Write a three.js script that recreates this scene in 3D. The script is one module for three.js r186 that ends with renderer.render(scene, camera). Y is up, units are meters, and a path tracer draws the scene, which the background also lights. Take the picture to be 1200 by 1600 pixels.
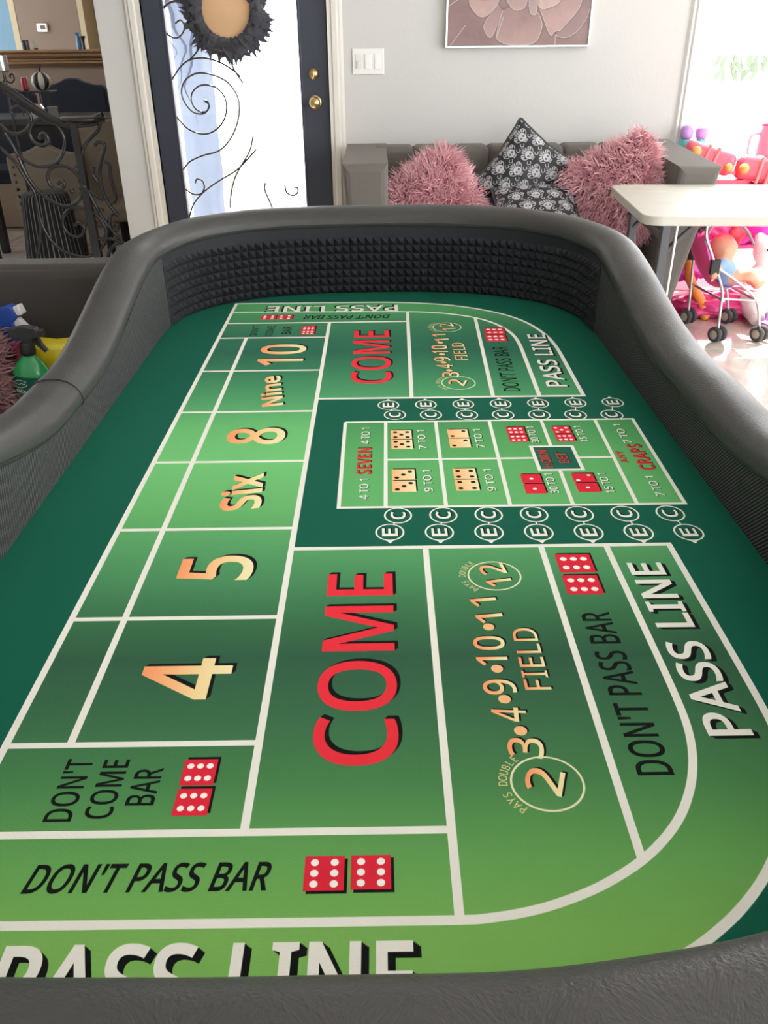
import * as THREE from 'three';
import { RoundedBoxGeometry } from 'three/addons/geometries/RoundedBoxGeometry.js';
import { mergeGeometries, mergeVertices } from 'three/addons/utils/BufferGeometryUtils.js';
import { MeshSurfaceSampler } from 'three/addons/math/MeshSurfaceSampler.js';
import { MarchingCubes } from 'three/addons/objects/MarchingCubes.js';
import { ImprovedNoise } from 'three/addons/math/ImprovedNoise.js';

// ------------------------------------------------------------------ camera, sky, sun, exposure
const scene = new THREE.Scene();
const camera = new THREE.PerspectiveCamera(63.65, 1200 / 1600, 0.05, 60);
camera.position.set(0, 1.3, 0);
{
  const cx = new THREE.Vector3(0.999917, -(0.009500), -(-0.008759)), dn = new THREE.Vector3(-0.012599, -(0.867342), -(-0.497553)), fw = new THREE.Vector3(0.002870, -(0.497622), -(0.867389));
  camera.quaternion.setFromRotationMatrix(new THREE.Matrix4().makeBasis(cx, dn.multiplyScalar(-1), fw.multiplyScalar(-1)));
}
scene.background = new THREE.Color(0.96, 0.98, 1.0);
scene.backgroundIntensity = 7;
const renderer = new THREE.WebGLRenderer({ antialias: true });
renderer.toneMapping = THREE.LinearToneMapping;
renderer.toneMappingExposure = 1.02;
renderer.shadowMap.enabled = true;
const sun = new THREE.DirectionalLight(0xfff1dc, 20);
sun.position.set(1.4, 12, -10.0); sun.target.position.set(0.6, 0, -4.6);
sun.castShadow = true; sun.shadow.mapSize.set(2048, 2048);
Object.assign(sun.shadow.camera, { left: -7, right: 7, top: 7, bottom: -7, near: 1, far: 40 });
scene.add(sun, sun.target);

// ------------------------------------------------------------------ helpers
let seed = 20240611;
const rnd = () => { seed = (seed + 0x6d2b79f5) | 0; let t = Math.imul(seed ^ (seed >>> 15), 1 | seed); t = (t + Math.imul(t ^ (t >>> 7), 61 | t)) ^ t; return ((t ^ (t >>> 14)) >>> 0) / 4294967296; };
const rr = (a, b) => a + (b - a) * rnd();
const V = (x, y, z) => new THREE.Vector3(x, y, z);
const perlin = new ImprovedNoise();
const used = new Map();
const numbered = (n) => { const k = used.get(n) ?? 0; used.set(n, k + 1); return k ? n + '_' + String(k).padStart(3, '0') : n; };
function thing(name, label, category, at = [0, 0, 0], turn = 0, group) {
  const o = new THREE.Group(); o.name = numbered(name); o.position.set(...at); o.rotation.y = turn;
  o.userData = { label, category }; if (group) o.userData.group = group;
  scene.add(o); return o;
}
function part(name, geo, m, parent, at, label) {
  const o = new THREE.Mesh(Array.isArray(geo) ? mergeGeometries(geo.map((g) => g.index ? g.toNonIndexed() : g)) : geo, m);
  o.name = name; o.castShadow = o.receiveShadow = true; if (at) o.position.set(...at);
  if (label) o.userData.label = label;
  parent.add(o); return o;
}
function struct(name, geo, m, at, label) {
  const o = part(numbered(name), geo, m, scene, at); o.userData = { kind: 'structure' }; if (label) o.userData.label = label; return o;
}
function structGroup(name, label, at = [0, 0, 0]) { const o = new THREE.Group(); o.name = numbered(name); o.position.set(...at); o.userData = { kind: 'structure', label }; scene.add(o); return o; }
const mat = (color, roughness = 0.7, o = {}) => new THREE.MeshStandardMaterial({ color, roughness, ...o });
const phys = (color, roughness = 0.5, o = {}) => new THREE.MeshPhysicalMaterial({ color, roughness, ...o });
const box = (w, h, d, x = 0, y = 0, z = 0) => new THREE.BoxGeometry(w, h, d).translate(x, y, z);
const rbox = (w, h, d, r, x = 0, y = 0, z = 0, s = 3) => new RoundedBoxGeometry(w, h, d, s, r).translate(x, y, z);
const cyl = (r0, r1, h, x = 0, y = 0, z = 0, n = 20) => new THREE.CylinderGeometry(r0, r1, h, n).translate(x, y, z);
const sph = (r, x = 0, y = 0, z = 0, sx = 1, sy = 1, sz = 1, n = 20) => new THREE.SphereGeometry(r, n, Math.round(n * 0.7)).scale(sx, sy, sz).translate(x, y, z);
const lathe = (pts, n = 32) => new THREE.LatheGeometry(pts.map(([x, y]) => new THREE.Vector2(x, y)), n);
const curve = (pts, closed = false) => new THREE.CatmullRomCurve3(pts.map((p) => p.isVector3 ? p : V(...p)), closed, 'centripetal');
const tube = (pts, r, seg = 0, closed = false, n = 8) => new THREE.TubeGeometry(curve(pts, closed), seg || pts.length * 5, r, n, closed);
const bar = (a, b, r, n = 10) => { const A = V(...a), B = V(...b), d = B.clone().sub(A); return new THREE.CylinderGeometry(r, r, d.length(), n).applyQuaternion(new THREE.Quaternion().setFromUnitVectors(V(0, 1, 0), d.clone().normalize())).translate(...A.add(B).multiplyScalar(0.5).toArray()); };
const shapeOf = (pts) => new THREE.Shape(pts.map(([x, y]) => new THREE.Vector2(x, y)));
const extrude = (pts, depth, bevel = 0, holes = []) => {
  const s = Array.isArray(pts) ? shapeOf(pts) : pts; for (const h of holes) s.holes.push(new THREE.Path(h.map(([x, y]) => new THREE.Vector2(x, y))));
  return new THREE.ExtrudeGeometry(s, { depth, bevelEnabled: bevel > 0, bevelSize: bevel, bevelThickness: bevel, bevelSegments: 3, curveSegments: 12 });
};
function dataTex(n, fn, srgb, rep = [1, 1]) {   // fn(x, y) in 0..1 gives a grey or [r, g, b] in 0..255
  const d = new Uint8Array(n * n * 4);
  for (let y = 0; y < n; y++) for (let x = 0; x < n; x++) { const v = fn(x / n, y / n), o = (y * n + x) * 4; if (typeof v === 'number') d[o] = d[o + 1] = d[o + 2] = v; else { d[o] = v[0]; d[o + 1] = v[1]; d[o + 2] = v[2]; } d[o + 3] = 255; }
  const t = new THREE.DataTexture(d, n, n); t.wrapS = t.wrapT = THREE.RepeatWrapping; t.magFilter = THREE.LinearFilter; t.minFilter = THREE.LinearMipmapLinearFilter; t.generateMipmaps = true;
  if (srgb) t.colorSpace = THREE.SRGBColorSpace; t.repeat.set(...rep); t.needsUpdate = true; return t;
}
function canvasTex(w, h, draw) {
  const c = document.createElement('canvas'); c.width = w; c.height = h; const g = c.getContext('2d'); draw(g, w, h);
  const t = new THREE.CanvasTexture(c); t.colorSpace = THREE.SRGBColorSpace; t.magFilter = THREE.LinearFilter; t.anisotropy = 16; return t;
}
const tileNoise = (x, y, f, z = 0) => {           // Perlin noise that repeats over 0..1
  const s = Math.sin, c = Math.cos, T = Math.PI * 2, R = f / T; return perlin.noise(c(x * T) * R + 11.3 + z, s(x * T) * R + c(y * T) * R * 0.73 + 5.1, s(y * T) * R + 3.7 + z);
};
function uvBox(geo, k = 1) {                       // uv in metres by the dominant axis
  const g = geo.index ? geo.toNonIndexed() : geo; g.computeVertexNormals === undefined; const p = g.attributes.position, n = g.attributes.normal, uv = new Float32Array(p.count * 2);
  for (let i = 0; i < p.count; i++) { const a = Math.abs(n.getX(i)), b = Math.abs(n.getY(i)), c = Math.abs(n.getZ(i)); const [u, v] = b >= a && b >= c ? [p.getX(i), p.getZ(i)] : a >= c ? [p.getZ(i), p.getY(i)] : [p.getX(i), p.getY(i)]; uv[i * 2] = u * k; uv[i * 2 + 1] = v * k; }
  g.setAttribute('uv', new THREE.BufferAttribute(uv, 2)); return g;
}
function gridGeo(nu, nv, f, closedU = false) {      // f(u, v) -> [x, y, z, s, t]
  const pos = [], uv = [], idx = [];
  for (let j = 0; j <= nv; j++) for (let i = 0; i <= nu; i++) { const q = f(i / nu, j / nv); pos.push(q[0], q[1], q[2]); uv.push(q[3] ?? i / nu, q[4] ?? j / nv); }
  for (let j = 0; j < nv; j++) for (let i = 0; i < nu; i++) { const a = j * (nu + 1) + i, b = a + 1, c = a + nu + 1, d = c + 1; idx.push(a, b, d, a, d, c); }
  const g = new THREE.BufferGeometry(); g.setAttribute('position', new THREE.Float32BufferAttribute(pos, 3)); g.setAttribute('uv', new THREE.Float32BufferAttribute(uv, 2)); g.setIndex(idx); g.computeVertexNormals(); return g;
}
const smooth = (a, b, x) => { const t = Math.min(1, Math.max(0, (x - a) / (b - a))); return t * t * (3 - 2 * t); };

// ------------------------------------------------------------------ shared textures and materials
const grainBump = dataTex(256, (x, y) => 128 + 60 * tileNoise(x, y, 26) + 50 * tileNoise(x, y, 60, 9));
const clothBump = dataTex(256, (x, y) => 128 + 55 * Math.sin(x * Math.PI * 2 * 64) * Math.sin(y * Math.PI * 2 * 64) + 50 * tileNoise(x, y, 50));
const weaveMap = dataTex(256, (x, y) => { const w = Math.sin((x + y) * Math.PI * 2 * 28) * 0.5 + 0.5, q = Math.sin((x - y) * Math.PI * 2 * 28) * 0.5 + 0.5, n = tileNoise(x, y, 70) * 26; const v = 12 + 92 * w * w * w + 8 * q + n * 0.8; return [v, v + 1, v + 1]; }, true);
const weaveBump = dataTex(256, (x, y) => 60 + 150 * (Math.sin((x + y) * Math.PI * 2 * 28) * 0.5 + 0.5));
const wallBump = dataTex(256, (x, y) => 128 + 40 * tileNoise(x, y, 30) + 40 * tileNoise(x, y, 80, 4));
const rep = (t, a, b = a) => { const c = t.clone(); c.repeat.set(a, b); c.needsUpdate = true; return c; };

const M = {
  wall: mat(new THREE.Color(0.545, 0.54, 0.515), 0.75, { bumpMap: rep(wallBump, 2), bumpScale: 0.001 }),
  white: mat(new THREE.Color(0.74, 0.73, 0.70), 0.45),
  trim: mat(new THREE.Color(0.66, 0.63, 0.57), 0.5),
  beigeWall: mat(new THREE.Color(0.36, 0.27, 0.21), 0.8),
  brownWall: mat(new THREE.Color(0.17, 0.13, 0.105), 0.8),
  ceiling: mat(new THREE.Color(0.78, 0.78, 0.76), 0.85),
  navy: mat(new THREE.Color(0.028, 0.033, 0.05), 0.45),
  black: mat(new THREE.Color(0.018, 0.018, 0.02), 0.5),
  iron: phys(new THREE.Color(0.018, 0.018, 0.019), 0.2, { specularIntensity: 1, clearcoat: 0.35, clearcoatRoughness: 0.1 }),
  brass: mat(new THREE.Color(0.55, 0.40, 0.2), 0.32, { metalness: 1 }),
  silver: mat(new THREE.Color(0.72, 0.72, 0.72), 0.3, { metalness: 0.9 }),
  leather: phys(new THREE.Color(0.045, 0.0435, 0.042), 0.42, { specularIntensity: 0.75, bumpMap: rep(grainBump, 13), bumpScale: 0.0006 }),
  rubber: mat(new THREE.Color(0.009, 0.010, 0.014), 0.72),
  fabric: mat(0xffffff, 0.85, { map: rep(weaveMap, 5), bumpMap: rep(weaveBump, 5), bumpScale: 0.0008 }),
  sofa: phys(new THREE.Color(0.132, 0.12, 0.105), 0.9, { bumpMap: rep(clothBump, 4), bumpScale: 0.0012, sheen: 0.4, sheenRoughness: 0.6, sheenColor: new THREE.Color(0.35, 0.32, 0.3) }),
  darkSofa: phys(new THREE.Color(0.055, 0.049, 0.046), 0.92, { bumpMap: rep(clothBump, 4), bumpScale: 0.0012, sheen: 1, sheenRoughness: 0.35, sheenColor: new THREE.Color(0.85, 0.8, 0.74) }),
  glass: phys(0xffffff, 0.02, { transmission: 1, thickness: 0, ior: 1.45 }),
};

// ------------------------------------------------------------------ the room
const ZB = -4.6;
const rect = (x0, x1, y0, y1) => [[x0, y0], [x1, y0], [x1, y1], [x0, y1]];
{
  const fl = struct('floor', box(9.4, 0.08, 14, -0.6, -0.052, -3.2), mat(new THREE.Color(0.30, 0.28, 0.26), 0.8), null, 'floor of large pale glossy marbled tiles with thin joints');
  const tones = [0, 1, 2, 3].map((k) => mat(0xffffff, 0.1, { map: dataTex(128, (x, y) => { const n = tileNoise(x, y, 7, k * 3) * 16 + tileNoise(x, y, 22, k) * 8; return [214 + n, 205 + n, 196 + n]; }, true), roughness: 0.1 }));
  const tg = new RoundedBoxGeometry(0.604, 0.014, 0.604, 1, 0.002);
  for (let i = -7; i <= 7; i++) for (let j = -8; j < 12; j++) {
    const x = -0.31 + i * 0.61 + 0.3, z = ZB + 0.6 - 0.305 + j * 0.61 - 0.4;
    if (j < 0 && x > -1.4 || x > 3.3 || x < -3.9 || z > 2.5 || z < -7) continue;
    part('tile', tg, tones[(i * 7 + j * 3 + 80) % 4], fl, [x, -0.0075, z]);
  }
}
struct('ceiling', box(7.7, 0.15, 7.5, -0.3, 2.835, -1.0), M.ceiling);
struct('ceiling_dining', box(4.2, 0.15, 5.0, -3.4, 2.835, -7.25), M.ceiling);
{ // back wall with the front door, the garden window and the open passage on the left
  struct('wall_back', extrude(rect(-1.334, 3.4, 0, 2.76), 0.15, 0, [rect(-1.12, -0.234, 0.0001, 2.06).reverse(), rect(1.58, 3.1, 0.05, 2.42).reverse()]).translate(0, 0, ZB - 0.15), M.wall, null, 'pale grey painted wall behind the sofa');
  struct('wall_over_passage', box(2.6, 0.36, 0.15, -2.62, 2.58, ZB - 0.075), M.wall);
  struct('wall_passage', box(0.05, 2.76, 2.4, -1.309, 1.38, ZB - 0.15 - 1.2), M.beigeWall);
struct('wall_outside', box(0.05, 2.76, 2.4, -1.258, 1.38, ZB - 0.151 - 1.2), mat(new THREE.Color(0.85, 0.85, 0.85), 0.9), null, 'white outside wall seen through the left part of the door glass');
  struct('wall_left', extrude([[-7.1, 0], [2.7, 0], [2.7, 2.76], [-7.1, 2.76]], 0.15, 0, [rect(-6.4, -5.5, 1.1, 2.1).reverse()]).rotateY(-Math.PI / 2).translate(-3.9, 0, 0).scale(1, 1, 1), M.wall);
  struct('wall_right', extrude([[-4.75, 0], [2.7, 0], [2.7, 2.76], [-4.75, 2.76]], 0.15, 0, [rect(-3.7, 1.6, 0.25, 2.45).reverse()]).rotateY(-Math.PI / 2).translate(3.55, 0, 0), M.wall);
  struct('wall_front', extrude(rect(-3.9, 3.4, 0, 2.76), 0.15, 0, [rect(0.0, 3.0, 0.3, 2.4).reverse()]).translate(0, 0, 2.6), M.wall);
  const casing = [[0, 0], [0.012, 0.016], [0.022, 0.016], [0.03, 0.026], [0.052, 0.026], [0.058, 0.017], [0.074, 0.02], [0.074, 0], [0, 0]];
  const upright = (h, x, mirror) => extrude(mirror ? casing.map(([a, c]) => [-a, c]).reverse() : casing, h).rotateX(Math.PI / 2).translate(x, h, ZB);
  const t1 = structGroup('trim', 'cream moulded casing around the front door');
  t1.name = 'trim_1';
  part('casing', upright(2.13, -1.196, false), M.trim, t1); part('casing', upright(2.13, -0.158, true), M.trim, t1);
  part('casing_head', box(1.04, 0.074, 0.024, -0.677, 2.1, ZB + 0.012), M.trim, t1);
  const t2 = structGroup('trim', 'white moulded casing beside the bright garden window'); t2.name = 'trim_2';
  part('casing', upright(2.5, 1.506, false), M.white, t2); part('casing', upright(2.5, 3.174, true), M.white, t2); part('casing_head', box(1.67, 0.074, 0.024, 2.34, 2.46, ZB + 0.012), M.white, t2);
  const b = structGroup('baseboard_back', 'white baseboard along the back wall');
  part('board', rbox(1.66, 0.1, 0.016, 0.004, 0.672, 0.05, ZB + 0.008), M.trim, b);
  const w = structGroup('window_1', 'tall blown-out garden window with white frame');
  for (const [x, wd] of [[1.6, 0.04], [2.34, 0.05], [3.08, 0.04]]) part('frame_post', rbox(wd, 2.36, 0.06, 0.006, x, 1.235, ZB - 0.08), M.white, w);
  for (const y of [0.08, 2.39]) part('frame_rail', rbox(1.5, 0.06, 0.058, 0.006, 2.34, y, ZB - 0.08), M.white, w);
  for (const x of [1.97, 2.7]) part('pane', box(0.7, 2.25, 0.005, x, 1.235, ZB - 0.08), M.glass, w);
  const fr = structGroup('window_2', 'wide window on the wall behind the camera');
  for (const x of [0.03, 1.5, 2.97]) part('frame_post', rbox(0.05, 2.1, 0.06, 0.006, x, 1.35, 2.67), M.white, fr);
  const fs = structGroup('window_3', 'wide window on the right wall'); for (const z of [-3.67, -1.9, -0.2, 1.57]) part('frame_post', rbox(0.06, 2.2, 0.05, 0.006, 3.47, 1.35, z), M.white, fs);
}
{ // ground outside
  struct('ground', box(26, 0.1, 14, 2, -0.12, -11.9), mat(new THREE.Color(0.62, 0.6, 0.56), 0.9), null, 'sunlit pale concrete outside');
}
{ // front door
  const d = structGroup('door_1', 'dark navy front door with a tall glass pane and black iron scrolls');
  const z = ZB - 0.045;
  part('stile', rbox(0.1, 2.04, 0.045, 0.006, -1.07, 1.02, z), M.navy, d); part('stile', rbox(0.135, 2.04, 0.045, 0.006, -0.303, 1.02, z), M.navy, d);
  part('rail', rbox(0.66, 0.2, 0.045, 0.006, -0.69, 0.1, z), M.navy, d); part('rail', rbox(0.66, 0.14, 0.045, 0.006, -0.69, 1.97, z), M.navy, d);
  part('pane', box(0.67, 1.72, 0.006, -0.695, 1.05, z), M.glass, d);
  for (const [x, wd] of [[-1.019, 0.014], [-0.371, 0.014]]) part('glazing_bead', rbox(wd, 1.72, 0.05, 0.004, x, 1.05, z), M.navy, d);
  const DS = [[[-0.867,1.04],[-0.846,1.032],[-0.844,1.01],[-0.871,0.981],[-0.926,0.986],[-0.964,1.031],[-0.974,1.08],[-0.951,1.128],[-0.893,1.159],[-0.819,1.155],[-0.737,1.116],[-0.695,1.048],[-0.696,0.979],[-0.739,0.879],[-0.813,0.808],[-0.906,0.783],[-0.977,0.753],[-1.013,0.716]],[[-0.865,1.038],[-0.845,1.022],[-0.86,0.989],[-0.903,0.994],[-0.927,1.026],[-0.924,1.07],[-0.878,1.106],[-0.803,1.098],[-0.76,1.049],[-0.762,0.98],[-0.801,0.92],[-0.872,0.886],[-0.958,0.907],[-1.016,0.968]],[[-1.015,1.133],[-0.964,1.19],[-0.918,1.218],[-0.842,1.226],[-0.77,1.207],[-0.709,1.173],[-0.674,1.144]],[[-0.918,1.218],[-0.876,1.254],[-0.847,1.296],[-0.831,1.368],[-0.841,1.413],[-0.877,1.458]],[[-1.02,1.433],[-0.98,1.459],[-0.927,1.467],[-0.888,1.454],[-0.788,1.422],[-0.616,1.371]],[[-0.966,1.374],[-0.938,1.387],[-0.923,1.365],[-0.935,1.333],[-0.969,1.313],[-1.004,1.325],[-1.022,1.352]],[[-0.616,1.371],[-0.653,1.416],[-0.69,1.465]],[[-0.611,1.42],[-0.604,1.384],[-0.57,1.357],[-0.524,1.345]],[[-0.633,0.878],[-0.657,0.806],[-0.708,0.734],[-0.749,0.671],[-0.778,0.585],[-0.786,0.525]],[[-0.623,0.811],[-0.672,0.765],[-0.733,0.713],[-0.83,0.661],[-0.916,0.608],[-0.981,0.544],[-1.012,0.477]],[[-0.959,0.65],[-0.948,0.67],[-0.921,0.662],[-0.913,0.63],[-0.934,0.598],[-0.975,0.596],[-1.012,0.62]],[[-0.591,0.648],[-0.596,0.616],[-0.571,0.545],[-0.547,0.472]],[[-0.489,0.636],[-0.48,0.598],[-0.447,0.584],[-0.423,0.598],[-0.424,0.622],[-0.439,0.623]],[[-0.713,1.239],[-0.712,1.201],[-0.69,1.154],[-0.663,1.115]]];
  DS.forEach((l, i) => part('iron_scroll', tube(l.map(([x, y]) => V(x, y, z + 0.012)), i === 4 || i === 6 ? 0.0055 : 0.0042, l.length * 7), M.iron, d));
  const k = part('door_knob', [lathe([[0, 0.062], [0.016, 0.06], [0.026, 0.05], [0.0275, 0.04], [0.02, 0.028], [0.011, 0.02], [0.011, 0.008], [0.03, 0.006], [0.032, 0]]).rotateX(Math.PI / 2)], M.brass, d, [-0.307, 1.026, z + 0.0225]);
  part('deadbolt', [lathe([[0, 0.02], [0.012, 0.018], [0.016, 0.012], [0.024, 0.01], [0.027, 0]]).rotateX(Math.PI / 2), rbox(0.008, 0.03, 0.012, 0.003, 0, 0, 0.024)], M.brass, d, [-0.309, 1.152, z + 0.0225]);
  part('frame', [box(0.02, 2.06, 0.12, -1.13, 1.03, ZB - 0.07), box(0.02, 2.06, 0.12, -0.225, 1.03, ZB - 0.07)], M.navy, d);
}
{ // room beyond the passage: the ledge wall, the hall past it
  const bw = extrude(rect(-4.0, -1.3, 0, 2.76), 0.12, 0, [rect(-3.6, -1.5, 1.2, 2.3).reverse()]).translate(0, 0, -7.12);
  struct('wall_dining', bw, M.beigeWall, null, 'tan wall of the dining room under the gilt moulding');
  const prof = [[0, 0], [0.03, 0], [0.042, 0.018], [0.05, 0.022], [0.05, 0.036], [0.036, 0.042], [0.036, 0.052], [0.064, 0.058], [0.07, 0.07], [0.064, 0.084], [0.05, 0.088], [0.056, 0.096], [0.056, 0.106], [0.03, 0.112], [0, 0.112]];
  const lg = structGroup('trim', 'gilt stepped moulding along the wall opening of the dining room'); lg.name = 'trim_3';
  part('moulding', extrude(prof, 2.5).rotateY(-Math.PI / 2).scale(1, 1, 1).translate(-1.3, 1.142, -7.0).applyMatrix4(new THREE.Matrix4()), mat(new THREE.Color(0.33, 0.20, 0.11), 0.33, { metalness: 0.65 }), lg);
  part('sill', box(2.1, 0.02, 0.2, -2.55, 1.236, -7.05), mat(new THREE.Color(0.25, 0.17, 0.1), 0.5), lg);
  struct('wall_hall', box(0.58, 2.76, 0.1, -3.06, 1.38, -9.05), M.brownWall, null, 'brown hall wall carrying the thermostat');
  struct('wall_hall_blue', box(1.7, 2.76, 0.1, -4.2, 1.38, -9.4), mat(new THREE.Color(0.10, 0.19, 0.27), 0.8));
  struct('wall_hall_olive', box(0.9, 2.76, 0.1, -2.32, 1.38, -9.4), mat(new THREE.Color(0.22, 0.225, 0.15), 0.8));
  const tr = structGroup('trim', 'beige corner strips of the hall wall'); tr.name = 'trim_4';
  part('corner_strip', box(0.06, 2.76, 0.4, -3.375, 1.38, -9.2), mat(new THREE.Color(0.38, 0.33, 0.22), 0.7), tr); part('corner_strip', box(0.055, 2.76, 0.4, -2.745, 1.38, -9.2), mat(new THREE.Color(0.38, 0.33, 0.22), 0.7), tr);
  struct('wall_hall_side', box(0.1, 2.76, 2.5, -1.95, 1.38, -8.4), M.beigeWall);
}

// ------------------------------------------------------------------ craps table
const XC = -0.004, TA = 0.523, ZN = -0.25, ZF = -2.33, CB = 0.38, FELT = 0.68;
const halfWidth = (z) => { if (z > ZN - CB) return TA * Math.pow(Math.max(0, 1 - Math.pow(Math.min(1, (z - ZN + CB) / CB), 4)), 0.25); const d = z > ZN - CB ? (z - (ZN - CB)) / CB : z < ZF + CB ? ((ZF + CB) - z) / CB : 0; return TA * Math.pow(Math.max(0, 1 - Math.pow(Math.min(1, d), 2.5)), 0.4); };
const railY = (z, x = 0) => { const l = 0.5 - 0.5 * smooth(-0.3, 0.3, x) * 2 + 0.5, dip = 0.0865 + 0.0155 * l, mid = -1.30 - 0.06 * l, w1 = 0.15 - 0.08 * l, w2 = 0.75 - 0.105 * l; return 0.854 - dip * (1 - smooth(w1, w2, Math.abs(z - mid))) + 0.012 * smooth(0.7, 1.0, Math.abs(z + 1.29)); };
const PATH = [];   // inner wall outline, counter-clockwise from the right side's middle going away
{
  const raw = [], arc = (zc, sgn, from, to) => { for (let i = 0; i <= 80; i++) { const t = from + (to - from) * i / 80, c = Math.cos(t), s = Math.sin(t); const e = sgn > 0 ? (c < 0 ? 0.5 : 0.88) : 0.8; raw.push([XC + TA * Math.sign(c) * Math.pow(Math.abs(c), e), zc + sgn * CB * Math.pow(Math.abs(s), e)]); } };
  const z1 = ZF + CB, z2 = ZN - CB;
  for (let i = 0; i < 40; i++) raw.push([XC + TA, z2 + (z1 - z2) * i / 40]);
  arc(z1, -1, 0, Math.PI);
  for (let i = 1; i < 40; i++) raw.push([XC - TA, z1 + (z2 - z1) * i / 40]);
  arc(z2, 1, Math.PI, 2 * Math.PI);
  const pts = raw.filter((p, i) => i === 0 || Math.hypot(p[0] - raw[i - 1][0], p[1] - raw[i - 1][1]) > 1e-4), cum = [0];
  for (let i = 1; i <= pts.length; i++) { const a = pts[i - 1], b = pts[i % pts.length]; cum.push(cum[i - 1] + Math.hypot(a[0] - b[0], a[1] - b[1])); }
  const L = cum[pts.length], N = 480; let k = 0;
  for (let i = 0; i < N; i++) { const s = L * i / N; while (cum[k + 1] < s) k++; const f = (s - cum[k]) / (cum[k + 1] - cum[k]), a = pts[k], b = pts[(k + 1) % pts.length]; PATH.push({ x: a[0] + (b[0] - a[0]) * f, z: a[1] + (b[1] - a[1]) * f, s }); }
  for (let i = 0; i < N; i++) { const a = PATH[(i + N - 2) % N], b = PATH[(i + 2) % N], tx = b.x - a.x, tz = b.z - a.z, l = Math.hypot(tx, tz); PATH[i].nx = -tz / l; PATH[i].nz = tx / l; }
  PATH.L = L;
}
const pathAt = (f) => { const N = PATH.length, q = ((f % 1) + 1) % 1 * N, i = Math.floor(q), t = q - i, a = PATH[i % N], b = PATH[(i + 1) % N], m = (k) => a[k] + (b[k] - a[k]) * t; return { x: m('x'), z: m('z'), nx: m('nx'), nz: m('nz'), s: f * PATH.L }; };
const outward = (() => { const p = PATH[10]; return p.nx > 0 ? 1 : -1; })();

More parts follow.
